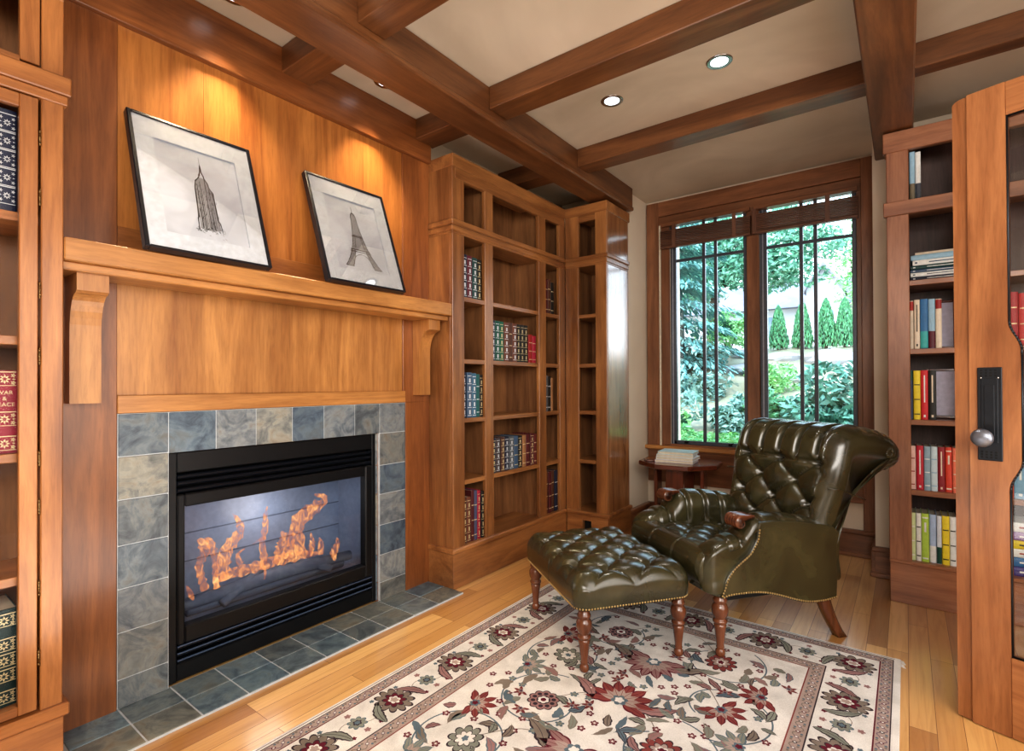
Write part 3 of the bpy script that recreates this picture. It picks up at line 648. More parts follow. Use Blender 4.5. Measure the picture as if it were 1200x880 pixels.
o = book_mesh(.018, .19, .15, cr, None).build('book'); o.rotation_euler = (0, PI/2, 0); o.location = (.05, 3.91, z+.009); tag(o, 'small cream paperback lying on top of the flat stack', 'book', 'stack of flat books in the right bookcase')
# dark framed pictures leaning inside
for (x, zb, h, w, lab) in ((.125, 1.498, .30, .12, 'dark framed picture leaning behind the books on third shelf of right bookcase'), (.10, 1.083, .30, .15, 'dark framed picture leaning behind black book on fourth shelf of right bookcase')):
    e = empty('picture_frame', (x+w/2, 4.06, zb+.004), label=lab, cat='picture frame'); e.rotation_euler = (-.12, 0, 0)
    fm = MB(); t = .016
    for a in ((-w/2, -w/2+t, 0, h), (w/2-t, w/2, 0, h), (-w/2+t, w/2-t, 0, t), (-w/2+t, w/2-t, h-t, h)): fm.box(a[0], a[1], 0, .014, a[2], a[3], M['mahogZ'], None, .003)
    fm.build('frame', e); fm = MB(); fm.box(-w/2+t, w/2-t, .005, .01, t, h-t, col(214, 206, 226)); fm.build('print', e)
# second bay behind the glass
rowy(.36, 1.498, [('cream', cr, dk, 1, .05, .26), ('red and cream', cr, red, 3, .034, .25), ('deep red', col(160, 28, 40), gi, 5, .04, .29), ('scarlet', col(184, 40, 46), gi, 5, .042, .28), ('dark red', wine, gi, 5, .04, .285), ('white', wht, red, 5, .04, .27)], 'third shelf behind door glass', G+'second bay third shelf')
rowy(.36, 1.083, [('navy', navy, wht, 5, .05, .28), ('teal blue', col(60, 120, 150), wht, 2, .05, .28), ('yellow', yel, dk, 5, .04, .26), ('white and blue', wht, blu, 4, .045, .27), ('blue', blu, wht, 2, .045, .27)], 'fourth shelf behind door glass', G+'second bay fourth shelf')
rowy(.36, .672, [('rust red', col(164, 66, 46), None, 0, .05, .24), ('orange', col(206, 84, 54), wht, 1, .05, .23), ('light blue', col(120, 168, 196), wht, 2, .05, .29), ('pale blue', ltb, wht, 5, .05, .28), ('brown', brown, gi, 5, .04, .26)], 'fifth shelf behind door glass', G+'second bay fifth shelf')
z = .2555
for i, (nm, c, th, b) in enumerate([('purple-blue', col(70, 60, 130), .05, wht), ('blue', blu, .05, wht), ('white and red', wht, .045, red), ('yellow-blue', yel, .045, navy), ('lilac', col(150, 120, 170), .045, wht), ('white', wht, .05, red)]):
    o = book_mesh(th, .23, .2, c, b, 2).build('book'); o.rotation_euler = (0, PI/2, 0); o.location = (.40, 3.885, z+th/2)
    tag(o, '%s book lying flat behind door glass, %s from bottom on bottom shelf' % (nm, ORD[i]), 'book', 'stack of flat books behind the door glass'); z += th+.0006

# ---------------------------------------------------------- pictures on the mantel
def picture(yc, w, h, ybase_x, lab, draw):
    lean = .345
    e = empty('framed_print', (-2.262, yc, 1.8265), label=lab, cat='picture')
    # local frame: X right (world +Y), Z up, -Y toward viewer (world +X)
    e.rotation_euler = (Matrix.Rotation(PI/2, 4, 'Z') @ Matrix.Rotation(-lean, 4, 'X')).to_euler()
    t = .016; d = .036; m = MB()
    for a in ((-w/2, -w/2+t, 0, h), (w/2-t, w/2, 0, h), (-w/2+t, w/2-t, 0, t*.7), (-w/2+t, w/2-t, h-t, h)): m.box(a[0], a[1], 0, d, a[2], a[3], M['frameblack'], None, .003)
    m.build('frame', e)
    m = MB(); wi, hi = w/2-t, h-t; aw, az0, az1 = w*.33, h*.135, h*.835
    m.box(-wi, -aw, .006, .012, t*.7, hi, M['matboard']); m.box(aw, wi, .006, .012, t*.7, hi, M['matboard']); m.box(-aw, aw, .006, .012, t*.7, az0, M['matboard']); m.box(-aw, aw, .006, .012, az1, hi, M['matboard'])
    m.box(-wi, wi, .02, .022, .01, hi, M['frameblack']); m.build('mat_board', e)
    m = MB(); m.box(-aw, aw, .0125, .0135, az0, az1, M['paper']); draw(m, aw, az0, az1); m.build('print', e)
    m = MB(); m.box(-wi, wi, .003, .004, t*.7, hi, glass_pic); m.build('glass_pane', e)
    return e
M['inkmid'] = plain('mid_grey_ink_wash', srgb(138, 140, 148), .8)
glass_pic = glass_mat('picture_glass', (1, 1, 1), .5)
def stroke(m, a, b, w, mat, y=.0122):
    w *= 1.15; dx, dz = b[0]-a[0], b[1]-a[1]; l = math.hypot(dx, dz) or 1; nx, nz = -dz/l*w/2, dx/l*w/2
    m.add([(a[0]-nx, y, a[1]-nz), (b[0]-nx*.6, y, b[1]-nz*.6), (b[0]+nx*.6, y, b[1]+nz*.6), (a[0]+nx, y, a[1]+nz)], [(0, 1, 2, 3)], mat)
def scr(m, a, b, w, mat, n=3, j=.003):
    for k in range(n):
        stroke(m, (a[0]+R.uniform(-j, j), a[1]+R.uniform(-j, j)), (b[0]+R.uniform(-j, j), b[1]+R.uniform(-j, j)), w*R.uniform(.6, 1.2), mat, .0122-.00002*k)
def skyscraper(m, aw, z0, z1):
    H_ = z1-z0; b = z0+.06*H_; X = lambda x: x*aw*1.3+.004; Z = lambda t: b+t*H_*1.18; I = M['ink']
    pl = lambda pts, mat, y: m.add([(X(x), y, Z(t)) for x, t in pts], [tuple(range(len(pts)))], mat)
    pl([(-.16, .05), (.06, .04), (.05, .54), (-.05, .54), (-.13, .50), (-.14, .45)], M['inklight'], .01238)
    pl([(.06, .04), (.23, .06), (.19, .42), (.12, .47), (.11, .51), (.05, .54)], M['inkmid'], .01238)
    O = [(-.19, .04), (-.18, .14), (-.165, .15), (-.145, .44), (-.13, .47), (-.12, .50), (-.05, .535), (-.03, .56), (.0, .60), (.012, .66), (.02, .60), (.05, .56), (.06, .535), (.11, .50), (.125, .46), (.185, .42), (.20, .15), (.24, .13), (.25, .05)]
    for a, c in zip(O, O[1:]): scr(m, (X(a[0]), Z(a[1])), (X(c[0]), Z(c[1])), .0034, I, 4, .0018)
    scr(m, (X(.012), Z(.64)), (X(.014), Z(.74)), .0016, I, 2, .0006)
    for x, t in ((-.10, .47), (-.045, .50), (.055, .53), (.12, .44)): scr(m, (X(x-.005), Z(.06)), (X(x), Z(t)), .0022, I, 2, .0014)
    for x in (-.08, -.02, .02, .09, .155): scr(m, (X(x), Z(.08)), (X(x), Z(.42)), .0010, I, 2, .0016)
    for k in range(70):
        x = R.uniform(-.16, .22); t = R.uniform(.05, .45); scr(m, (X(x), Z(t)), (X(x+R.uniform(-.006, .006)), Z(t+R.uniform(.01, .03))), .0014, I, 1)
    for k in range(60):
        x = R.uniform(-.24, .30); t = R.gauss(.045, .022); scr(m, (X(x), Z(t)), (X(x+R.uniform(-.05, .05)), Z(t+R.uniform(-.02, .02))), .0018, I, 1)
def tower(m, aw, z0, z1):
    H_ = z1-z0; b = z0+.06*H_; X = lambda x: x*aw*1.08+.002; Z = lambda t: b+t*H_*1.07; I = M['ink']
    hw = lambda t: .62*math.exp(-3.6*t)+.03 if t < .70 else .035
    N = 20
    for s in (-1, 1):
        for k in range(N):
            t0, t1 = k*.72/N, (k+1)*.72/N
            scr(m, (X(s*hw(t0)), Z(t0)), (X(s*hw(t1)), Z(t1)), .003, I, 2, .001)
            if t0 < .42:
                f = .62 if t0 < .22 else .55
                if t0 < .20 or t0 > .24: scr(m, (X(s*hw(t0)*f), Z(t0)), (X(s*hw(t1)*f), Z(t1)), .0024, I, 2, .001)
                scr(m, (X(s*hw(t0)), Z(t0)), (X(s*hw(t1)*f), Z(t1)), .0014, I, 1, .001); scr(m, (X(s*hw(t0)*f), Z(t0)), (X(s*hw(t1)), Z(t1)), .0014, I, 1, .001)
            f0 = .58
            if t0 < .2: m.add([(X(s*hw(t0)), .01235, Z(t0)), (X(s*hw(t1)), .01235, Z(t1)), (X(s*hw(t1)*f0), .01235, Z(t1)), (X(s*hw(t0)*f0), .01235, Z(t0))], [(0,1,2,3)], M['inklight'])
            else: m.add([(X(s*hw(t0)), .01235, Z(t0)), (X(s*hw(t1)), .01235, Z(t1)), (X(0), .01235, Z(t1)), (X(0), .01235, Z(t0))], [(0,1,2,3)], M['inklight'])
    for t in (.20, .225, .40, .415): scr(m, (X(-hw(t)*1.15), Z(t)), (X(hw(t)*1.15), Z(t)), .0036, I, 3, .001)
    for k in range(10):
        a, c = PI*k/10, PI*(k+1)/10; scr(m, (X(.34*math.cos(a)), Z(.02+.15*math.sin(a))), (X(.34*math.cos(c)), Z(.02+.15*math.sin(c))), .0028, I, 2, .001)
    scr(m, (X(-.05), Z(.715)), (X(.05), Z(.715)), .005, I, 2, .001); scr(m, (X(0), Z(.71)), (X(0), Z(.80)), .003, I, 2, .0008)
    for s in (-1, 1): scr(m, (X(s*.62), Z(0)), (X(s*.36), Z(0)), .003, I, 3, .001)
picture(.975, .49, .627, 0, 'larger framed pencil sketch of a stepped skyscraper, leaning on the mantel', skyscraper)
picture(1.755, .50, .627, 0, 'framed pencil sketch of a lattice iron tower, leaning nearer the bookcase', tower)
# ---------------------------------------------------------- open door with a wide curved lock stile
dth = math.radians(-20)
de = empty('door_1', (.194, 2.655, 0), dth); S(de, 'open glazed wooden door with curved lock stile and dark lockset', 'door')
TH = .044
def dpoly(name, poly, y0, y1, mat, b=0):
    m = MB(); m.prism(poly, y0, y1, 'Y', mat); return m.build(name, de)
ZT = 2.405; W = .86
cur = [(.111, .294), (.111, .90)]
cur += [(.111+.034*(.5-.5*math.cos(PI*k/10)), .905+.11*k/10) for k in range(1, 11)]
cur += [(.145, 1.40)]
cur += [(.145-.034*(.5-.5*math.cos(PI*k/10)), 1.415+.11*k/10) for k in range(1, 11)]
cur += [(.111, 2.282)]
st = dpoly('lock_stile', [(0, .004)]+[(.111, .004)]+cur+[(.111, ZT), (0, ZT)], 0, TH, M['doorZ'])
m = MB(); arc = [(-.046, .012), (-.002, .012), (-.002, ZT)]+[(-.046+.03*(1-math.sin(t*PI/12)), ZT-.004-.022*(1-math.cos(t*PI/12))) for t in range(7)][:0]
poly = [(-.047, .006), (-.001, .006), (-.001, ZT-.002)]+[(-.047+.035-.035*math.sin(t*PI/12), ZT-.002-.02*(1-math.cos(t*PI/12))) for t in range(7)]
m.prism(poly, .010, .040, 'Y', M['doorZ']); m.build('astragal', de)
m = MB(); m.box(.111, W-.11, 0.001, TH-.001, .004, .294, M['doorX'], None, .002); m.build('bottom_rail', de)
m = MB(); m.box(.111, W-.11, 0.001, TH-.001, 2.282, ZT, M['doorX'], None, .002); m.build('top_rail', de)
m = MB(); m.box(W-.11, W, 0, TH, .004, ZT, M['doorZ'], None, .002); m.build('hinge_stile', de)
m = MB(); gp = [(x-.004, z) for x, z in cur]; gp = [(gp[0][0], .29)]+gp+[(.107, 2.286), (W-.106, 2.286), (W-.106, .29)]
m.prism(gp, .019, .024, 'Y', M['doorglass']); m.build('glass_pane', de)
m = MB()                                                     # dark glazing bead
for (a, c) in zip(cur, cur[1:]): m.tube([(a[0]+.002, .010, a[1]), (c[0]+.002, .010, c[1])], .004, M['iron'], 6)
m.tube([(.113, .010, 2.28), (W-.112, .010, 2.28)], .004, M['iron'], 6); m.tube([(.113, .010, .297), (W-.112, .010, .297)], .004, M['iron'], 6); m.build('glazing_bead', de)
m = MB(); m.box(.025, .096, -.006, 0, 1.008, 1.356, M['iron'], None, .002)
m.box(.036, .085, -.0085, -.006, 1.075, 1.315, M['iron'], None, .002); m.box(.046, .075, -.0105, -.0085, 1.10, 1.29, M['iron'], None, .002)
for zz in (1.345, 1.335, 1.325, 1.04, 1.03, 1.02):
    for k in range(4): m.box(.034+.0135*k, .041+.0135*k, -.0068, -.006, zz-.0035, zz+.0035, M['hole'])
pl = m.build('lock_plate', de)
m = MB(); Tk = Matrix.Translation((.052, -.010, 1.095)) @ Matrix.Rotation(PI/2, 4, 'X')
m.lathe([(.0, 0), (.018, 0), (.018, .012), (.011, .016), (.011, .026), (.022, .031), (.031, .040), (.034, .050), (.030, .060), (.018, .067), (0, .069)], M['knob'], 24, Tk); m.build('knob', pl)
for q in ((.036, 1.317), (.085, 1.317)):
    m = MB(); m.lathe([(0, 0), (.0035, 0), (.003, .002), (0, .003)], M['chrome'], 10, Matrix.Translation((q[0], -.006, q[1])) @ Matrix.Rotation(PI/2, 4, 'X')); m.build('screw', pl)

# ---------------------------------------------------------- window
YW = 4.69
m = MB()
for a in ((-1.93, -1.815, .70, 2.975), (-.258, -.166, .20, 2.975)): m.box(a[0], a[1], YW-.03, YW+.02, a[2], a[3], M['casingZ'], None, .003)
m.box(-1.815, -.258, YW-.03, YW+.02, 2.84, 2.975, M['casingX'], None, .003)
m.box(-1.815, -.258, YW-.018, YW+.03, 2.735, 2.838, M['casingX'], None, .003)
S(m.build('trim_30'), 'dark wooden casing boards framing the window', 'trim')
m = MB(); m.box(-1.95, -.258, YW-.06, YW+.03, .70, .735, M['mantelX'], None, .006); m.box(-1.93, -.258, YW-.022, YW+.01, .40, .70, M['casingX'], None, .003); m.box(-1.93, -.258, YW-.03, YW+.01, .685, .70, M['casingX'], None, .003)
S(m.build('trim_31'), 'wooden window sill with apron board below', 'trim')
wn = empty('window_1', (-1.0, YW+.04, .74)); S(wn, 'double casement window with dark sashes and prairie glazing bars', 'window')
def wpart(m, name, par=None):
    if par: return m.build(name, par)
    return loc(m.build(name, wn), wn)
m = MB(); m.box(-1.06, -.963, YW-.01, YW+.09, .735, 2.82, M['casingZ'], None, .004); wpart(m, 'mullion')
m = MB(); m.box(-1.80, -1.722, YW-.01, YW+.09, .735, 2.82, M['casingZ'], None, .004); m.box(-1.815, -1.80, YW-.02, YW+.0, .735, 2.76, M['pages']); m.box(-.288, -.258, YW-.01, YW+.09, .735, 2.82, M['casingZ'], None, .003); m.box(-1.72, -.288, YW-.005, YW+.09, .735, .752, M['casingX']); m.box(-1.72, -.288, YW-.005, YW+.09, 2.80, 2.83, M['casingX']); wpart(m, 'jamb')
for (x0, x1, mu) in ((-1.720, -1.062, (-1.422, -1.321)), (-.961, -.290, (-.659, -.560))):
    m = MB(); f = .028; y0, y1 = YW+.012, YW+.05
    m.box(x0, x0+f+.025, y0, y1, .752, 2.80, M['sash'], None, .003); m.box(x1-f, x1, y0, y1, .752, 2.80, M['sash'], None, .003)
    m.box(x0+f, x1-f, y0, y1, .752, .785, M['sash'], None, .003); m.box(x0+f, x1-f, y0, y1, 2.775, 2.80, M['sash'], None, .003)
    m.box(x0+.018, x0+.027, y0-.004, y0, .752, 2.80, M['silver']); sa = wpart(m, 'sash')
    m = MB(); m.box(x0+f+.02, x1-f+.004, YW+.030, YW+.034, .78, 2.78, M['glass']); m.build('glass_pane', sa)
    for x in mu:
        m = MB(); m.box(x-.013, x+.013, YW+.018, YW+.044, .785, 2.775, M['sash'], None, .003); m.build('glazing_bar', sa)
    m = MB(); m.box(x0+f, x1-f, YW+.020, YW+.042, 2.410, 2.434, M['sash'], None, .003); m.build('glazing_bar', sa)
    for x in (x0+.14, x1-.14):
        m = MB(); m.box(x-.016, x+.016, YW-.004, YW+.014, .762, .782, M['hole'], None, .003); m.tube([(x, YW-.006, .775), (x+.03, YW-.016, .79)], .004, M['hole'], 6); m.build('latch', sa)
# raised wooden blinds, one per sash
for i, (x0, x1) in enumerate(((-1.79, -1.015), (-1.005, -.268))):
    bl = empty('wooden_blind', ((x0+x1)/2, YW-.035, 2.7), label=['raised brown wooden blind over left window sash', 'raised brown wooden blind over right window sash'][i], cat='blind', group=None)
    m = MB()
    for k in range(11): m.box(x0+.004, x1-.004, YW-.062, YW-.018, 2.556+.0128*k, 2.564+.0128*k, M['blindX'], None, .001)
    loc(m.build('slat_stack', bl), bl)
    m = MB(); m.box(x0+.004, x1-.004, YW-.064, YW-.016, 2.532, 2.553, M['blindX'], None, .004); loc(m.build('bottom_rail', bl), bl)
    m = MB(); m.box(x0+.01, x1-.01, YW-.055, YW-.022, 2.735, 2.765, M['casingX'], None, .002); loc(m.build('head_rail', bl), bl)
    for x in (x0+.13, x1-.13) if i == 0 else (x0+.02, x1-.2):
        m = MB(); m.box(x-.016, x+.016, YW-.066, YW-.0645, 2.535, 2.735, M['blindZ']); loc(m.build('ladder_tape', bl), bl)

# ---------------------------------------------------------- side table with stacked papers
tt = empty('side_table', (-1.50, 4.30, 0), math.radians(6), label='octagonal dark red wooden side table in the window corner', cat='table')
oc = [(.335*math.cos(PI/8+k*PI/4), .335*math.sin(PI/8+k*PI/4)) for k in range(8)]
oc2 = [(x*.97, y*.97) for x, y in oc]
m = MB(); m.loft([[(x*.975, y*.975, .622) for x, y in oc], [(x, y, .628) for x, y in oc], [(x, y, .652) for x, y in oc], [(x*.98, y*.98, .66) for x, y in oc]], M['mahogX'], True, False); m.build('tabletop', tt)
for a in range(4):
    m = MB(); T = Matrix.Rotation(a*PI/2, 4, 'Z'); m.box(-.07, .07, .17, .20, 0, .622, M['mahogZ'], T, .004); m.build('leg', tt)
m = MB(); m.loft([[(x*.62, y*.62, .17) for x, y in oc], [(x*.62, y*.62, .19) for x, y in oc]], M['mahogX'], True, False); m.build('lower_shelf', tt)
z = .6612
for i, (w, d, th, c, a, nm) in enumerate([(.30, .23, .022, col(196, 186, 196), .12, 'pale mauve book at the bottom of the stack on the side table'), (.295, .22, .024, col(222, 226, 228), .05, 'white book second from bottom of the stack on the side table'), (.29, .22, .020, col(206, 214, 218), .16, 'light grey book in the middle of the stack on the side table'), (.28, .215, .022, col(176, 200, 202), .10, 'pale green-grey magazine on top of the stack on the side table')]):
    m = MB(); m.box(-w/2, w/2, -d/2, d/2, 0, .0025, c, None, .0008); m.box(-w/2, w/2, -d/2, d/2, th-.0025, th, c, None, .0008); m.box(-w/2+.004, w/2-.004, -d/2+.004, d/2-.002, .0025, th-.0025, M['pages']); m.box(-w/2, -w/2+.003, -d/2, d/2, .002, th-.002, c)
    o = m.build('book'); o.location = (-1.50+R.uniform(-.008, .008), 4.24, z); o.rotation_euler = (0, 0, a); tag(o, nm, 'book', 'stacked books on the side table'); z += th+.0005
m = MB(); m.box(-.05, .05, -.055, .055, 0, .014, M['mahogX'], None, .004); o = m.build('wooden_box'); o.location = (-1.70, 4.17, .6612); o.rotation_euler = (0, 0, .6); tag(o, 'flat dark wooden box beside the stack on the side table', 'box')

# ---------------------------------------------------------- upholstery
def sec_normals(p):
    n = len(p); out = []
    for i in range(n):
        a, b = p[i-1], p[(i+1) % n]; dx, dy = b[0]-a[0], b[1]-a[1]; l = math.hypot(dx, dy) or 1; out.append((dy/l, -dx/l))
    return out
def orient(p):                                               # make CCW
    A = sum(p[i-1][0]*p[i][1]-p[i][0]*p[i-1][1] for i in range(len(p))); return p if A > 0 else p[::-1]
def sweep(prof, xs, mat, rr, disp, place, w=None):
    """closed profile (u,v) swept along xs; ends rounded with radius rr; disp(u,v,x,nu,nv,i) pushes outward"""
    p = orient(prof); N = sec_normals(p); rings = []
    x0, x1 = xs[0], xs[-1]
    for x in xs:
        e = min(x-x0, x1-x); ins = 0
        if e < rr: ins = rr*(1-math.sqrt(max(0, 1-((rr-e)/rr)**2)))
        ring = []
        for i, ((u, v), (nu, nv)) in enumerate(zip(p, N)):
            d = -ins+disp(u, v, x, nu, nv)*(1 if e > rr else (e/rr))
            ring.append(place(u+nu*d, v+nv*d, x))
        rings.append(ring)
    m = MB(); m.loft(rings, mat, True, True); return m
def lin(a, b, n): return [a+(b-a)*i/(n-1) for i in range(n)]
def endlin(a, b, n, rr):                                     # denser at both ends
    k = 7; return [a+rr*(1-math.cos(PI/2*i/k)) for i in range(k)]+lin(a+rr, b-rr, n)+[b-rr*(1-math.sin(PI/2*(i+1)/k)) if i < k-1 else b for i in range(k)] if False else sorted(set([a+rr*(1-math.cos(PI/2*i/k)) for i in range(k+1)]+lin(a+rr, b-rr, n)+[b-rr*(1-math.cos(PI/2*i/k)) for i in range(k+1)]))
def tuft(a, b, sa, sb, depth=.02, pit=.014, ox=0, oy=0):
    """diamond tufting value at surface position (a,b); buttons at staggered lattice"""
    u = (a-ox)/sa+(b-oy)/sb; v = (a-ox)/sa-(b-oy)/sb
    q = abs(math.sin(PI*u/2)*math.sin(PI*v/2))
    h = depth*(q**.38-.55)
    fu, fv = u/2-round(u/2), v/2-round(v/2)
    du = (fu+fv)*sa; dv = (fu-fv)*sb
    d2 = du*du+dv*dv
    h -= pit*math.exp(-d2/(.020**2))
    return h
def near(p, s, o=0): return (p-o)-s*round((p-o)/s)
def nails(path, mat, sp=.014, r=.0055, nrm=None):
    n = max(2, int(sum(math.dist(a, b) for a, b in zip(path, path[1:]))/sp)); P = resample(path, n); m = MB()
    for p in P:
        nn = Vector(nrm(p)).normalized(); a = nn.cross(Vector((0, 0, 1)) if abs(nn.z) < .8 else Vector((1, 0, 0))).normalized(); b = nn.cross(a); p = Vector(p); K = 7
        r0 = [tuple(p+(a*math.cos(2*PI*k/K)+b*math.sin(2*PI*k/K))*r) for k in range(K)]; r1 = [tuple(p+nn*r*.55+(a*math.cos(2*PI*k/K)+b*math.sin(2*PI*k/K))*r*.62) for k in range(K)]
        m.loft([r0, r1], mat, True, True)
    return m
def button(par, p, nrm, r=.011):
    nn = Vector(nrm).normalized(); T = Matrix.Translation(p) @ nn.to_track_quat('Z', 'Y').to_matrix().to_4x4()
    m = MB(); m.lathe([(0, -.004), (r, -.004), (r*.95, .001), (r*.6, .0035), (0, .0045)], M['leather'], 12, T); return m.build('button', par)
def turned_leg(par, x, y, h, k=1.0, zb=0):
    pr = [(.0, 0), (.017, 0), (.021, .006), (.0225, .016), (.021, .026), (.0165, .034), (.0155, .038), (.019, .042), (.0165, .047), (.0175, .06), (.0215, .10), (.0255, .135), (.0275, .148), (.024, .151), (.024, .155), (.031, .160), (.032, .167), (.029, .173), (.024, .176), (.026, .182), (.034, .196), (.037, .214), (.0355, .232), (.029, .246), (.024, .252), (.031, .258), (.031, .268), (.026, .274), (.026, .30)]
    m = MB(); m.lathe([(r*k, z*h/.30) for r, z in pr], M['legZ'], 24, Matrix.Translation((x, y, zb))); return m.build('leg', par)
ang = math.radians(-36.87)
LM = M['leather']
# ottoman ------------------------------------------------
OX, OY = -.075, -.76
ot = empty('ottoman', (-.775+.8*OX+.6*OY, 3.036-.6*OX+.8*OY, .0095), ang, label='tufted olive leather ottoman on turned legs, standing on the rug', cat='ottoman')
hx, hy = .385, .295
for sx in (-1, 1):
    for sy in (-1, 1): turned_leg(ot, sx*.34, sy*.243, .285)
def pillow(hx, hy, z0, z1, ztop, rad, nx, ny, disp):
    """rounded slab: superellipse rings going up the side, then a displaced grid top"""
    m = MB(); vs = []; fs = []
    for j in range(ny+1):
        for i in range(nx+1):
            a = -1+2*i/nx; b = -1+2*j/ny
            # spread samples: outer bands are the side walls
            def mp(t, h):
                s = abs(t)
                if s > .82: q = (s-.82)/.18; return math.copysign(1, t)*(h-rad+rad*math.sin(q*PI/2)), q
                return t/.82*(h-rad), 0
            x, qa = mp(a, hx); y, qb = mp(b, hy); q = max(qa, qb)
            drop = 1-math.cos(min(1, math.hypot(qa, qb) if qa*qb > 0 else q)*PI/2)
            if qa > 0 and qb > 0:
                ex, ey = (abs(x)-(hx-rad))/rad, (abs(y)-(hy-rad))/rad; l = math.hypot(ex, ey)
                if l > 1: x = math.copysign(hx-rad+rad*ex/l, x); y = math.copysign(hy-rad+rad*ey/l, y)
                drop = 1-math.sqrt(max(0, 1-min(1, l)**2))
            dome = (1-(x/hx)**2)*(1-(y/hy)**2)
            z = z1+(ztop-z1)*dome-rad*drop+disp(x, y)*(1-drop)
            vs.append((x, y, z))
    for j in range(ny):
        for i in range(nx): k = j*(nx+1)+i; fs.append((k, k+1, k+nx+2, k+nx+1))
    m.add(vs, fs, LM, True)
    per = [i for i in range(nx+1)]+[j*(nx+1)+nx for j in range(1, ny+1)]+[ny*(nx+1)+i for i in range(nx-1, -1, -1)]+[j*(nx+1) for j in range(ny-1, 0, -1)]
    P = [vs[k] for k in per]; rings = [P]
    for t in (.33, .66, 1): rings.append([(x*(1-.012*t+.012*math.sin(PI*t)), y*(1-.012*t+.012*math.sin(PI*t)), z+(z0-z)*t) for x, y, z in P])
    m.loft(rings, LM, False, True); m.add([(x, y, z0) for x, y, z in rings[-1]], [tuple(range(len(P)))], LM)
    return m, rings[-1]
SA, SB = .098, .112
m, bot = pillow(hx, hy, .283, .428, .452, .062, 150, 120, lambda x, y: tuft(x, y, SA, SB, .030, .014))
m.build('cushion', ot)
for i in range(-4, 5):
    for j in range(-2, 3):
        if (i+j) % 2 == 0 and abs(i*SA) < .29 and abs(j*SB) < .215:
            x, y = i*SA, j*SB; dome = (1-(x/hx)**2)*(1-(y/hy)**2); button(ot, (x, y, .428+.024*dome-.0295), (0, 0, 1), .010)
path = [(p[0]*1.004, p[1]*1.004, .290) for p in bot]; path.append(path[0])
nails(path, M['brass'], .0138, .0054, lambda p: (p[0]/hx if abs(abs(p[0])-hx) < .02 else 0, p[1]/hy if abs(abs(p[1])-hy) < .02 else 0, 0) if (abs(abs(p[0])-hx) < .02 or abs(abs(p[1])-hy) < .02) else (p[0], p[1], 0)).build('nailhead_trim', ot)
for (x, y0, y1) in ((0.0, -hy-.0005, -hy), ):
    m = MB(); m.tube([(.02, -hy+.006, .41), (.02, -hy-.001, .37), (.02, -hy+.001, .29)], .0022, LM, 6); m.build('seam_welt', ot)

# armchair ------------------------------------------------
ch = empty('armchair', (-.775, 3.036, 0), ang, label='button-tufted olive leather armchair with rolled back, facing the ottoman', cat='chair')
for sx in (-1, 1):
    turned_leg(ch, sx*.325, -.33, .30, 1.05, .0095)
    m = MB(); rings = []
    for t in lin(0, 1, 9):
        y = .29+.11*t**1.7; z = .28*(1-t); w = .026-.006*t+.003*(t > .95)
        rings.append([(sx*(.30+.015*t)+a*w, y+b*w*1.1, z) for a, b in ((-1, -1), (-.7, -1.15), (.7, -1.15), (1, -1), (1, 1), (.7, 1.15), (-.7, 1.15), (-1, 1))])
    m.loft(rings, M['legZ'], True, True); m.build('leg', ch)
# seat block
sp = resample(catmull([(-.385, .305), (-.425, .345), (-.447, .40), (-.447, .45), (-.425, .492), (-.375, .512), (-.30, .508), (-.15, .49), (.05, .47), (.22, .455), (.26, .36), (.24, .27), (0, .26), (-.25, .29)], 6, True), 150, True)
SX, SY = .105, .10
def seat_d(u, v, x, nu, nv):
    if nv < -.3: return 0
    if v > .47-.06*(u > .0) and nv > .55 and u > -.36: return tuft(x, u, SX, SY, .036, .022, 0, -.28)*min(1, max(.0, (u+.38)/.08))
    if u < -.3 and v > .32:                                   # light pull pleats over the front lip
        return -.006*math.exp(-(near(x, SX*2, SX)/.008)**2)*min(1, (v-.32)/.1)
    return 0
sweep(sp, endlin(-.335, .335, 120, .03), LM, .03, seat_d, lambda u, v, x: (x, u, v)).build('seat', ch)
for j in range(0, 4):
    for i in range(-2, 3):
        if (i+j) % 2 == 0: button(ch, (i*SX, -.28+j*SY, .507-.02*j*.5-.038), (0, 0, 1), .011)
# back : S-shaped profile curling into a roll
bp = catmull([(.17, .42), (.215, .52), (.25, .64), (.285, .76), (.305, .86), (.325, .94), (.35, 1.01), (.40, 1.055), (.48, 1.068), (.56, 1.058), (.64, 1.045), (.71, 1.02), (.765, .97), (.778, .915), (.755, .865), (.705, .842), (.65, .828), (.585, .79), (.51, .725), (.44, .65), (.385, .56), (.35, .45), (.33, .30), (.25, .30)], 6, True)
bp = resample(bp, 210, True)
BX, BZ = .118, .105
def back_d(u, v, x, nu, nv):
    front = nu < -.55 and .50 < v < .93
    h = 0
    fv = min(1, max(0, (v-.47)/.05)) if nu < -.3 else 0
    if nu < -.35 and v < .93:
        mk = min(1, max(0, (.315-abs(x))/.05)); h = tuft(x, v, BX, BZ, .046, .026, 0, .885)*fv*mk
        h += .016*math.exp(-((abs(x)-.325)/.05)**2)*min(1, max(0, (v-.50)/.1))*min(1, max(0, (.97-v)/.1))
        if v > .885:
            t = (v-.885)/.045; t = min(1, t); h = h*(1-t)+t*(.016-.034*math.exp(-(near(x, BX, 0)/.013)**2))*mk
        if abs(v-.885) < .03: h -= .018*math.exp(-((v-.885)/.010)**2)*mk
    elif (nu < .25 and v > .93) or (v > 1.0):
        f = 1 if u < .55 else max(0, 1-(u-.55)/.2)
        h = (.016-.034*math.exp(-(near(x, BX, 0)/.013)**2))*f*min(1, max(0, (.32-abs(x))/.05))
    if abs(x) > .255 and u > .5 and v > .8: h += .013*abs(math.sin(8*math.atan2(v-.938, u-.672)))*min(1, (abs(x)-.255)/.05)-.004
    return h
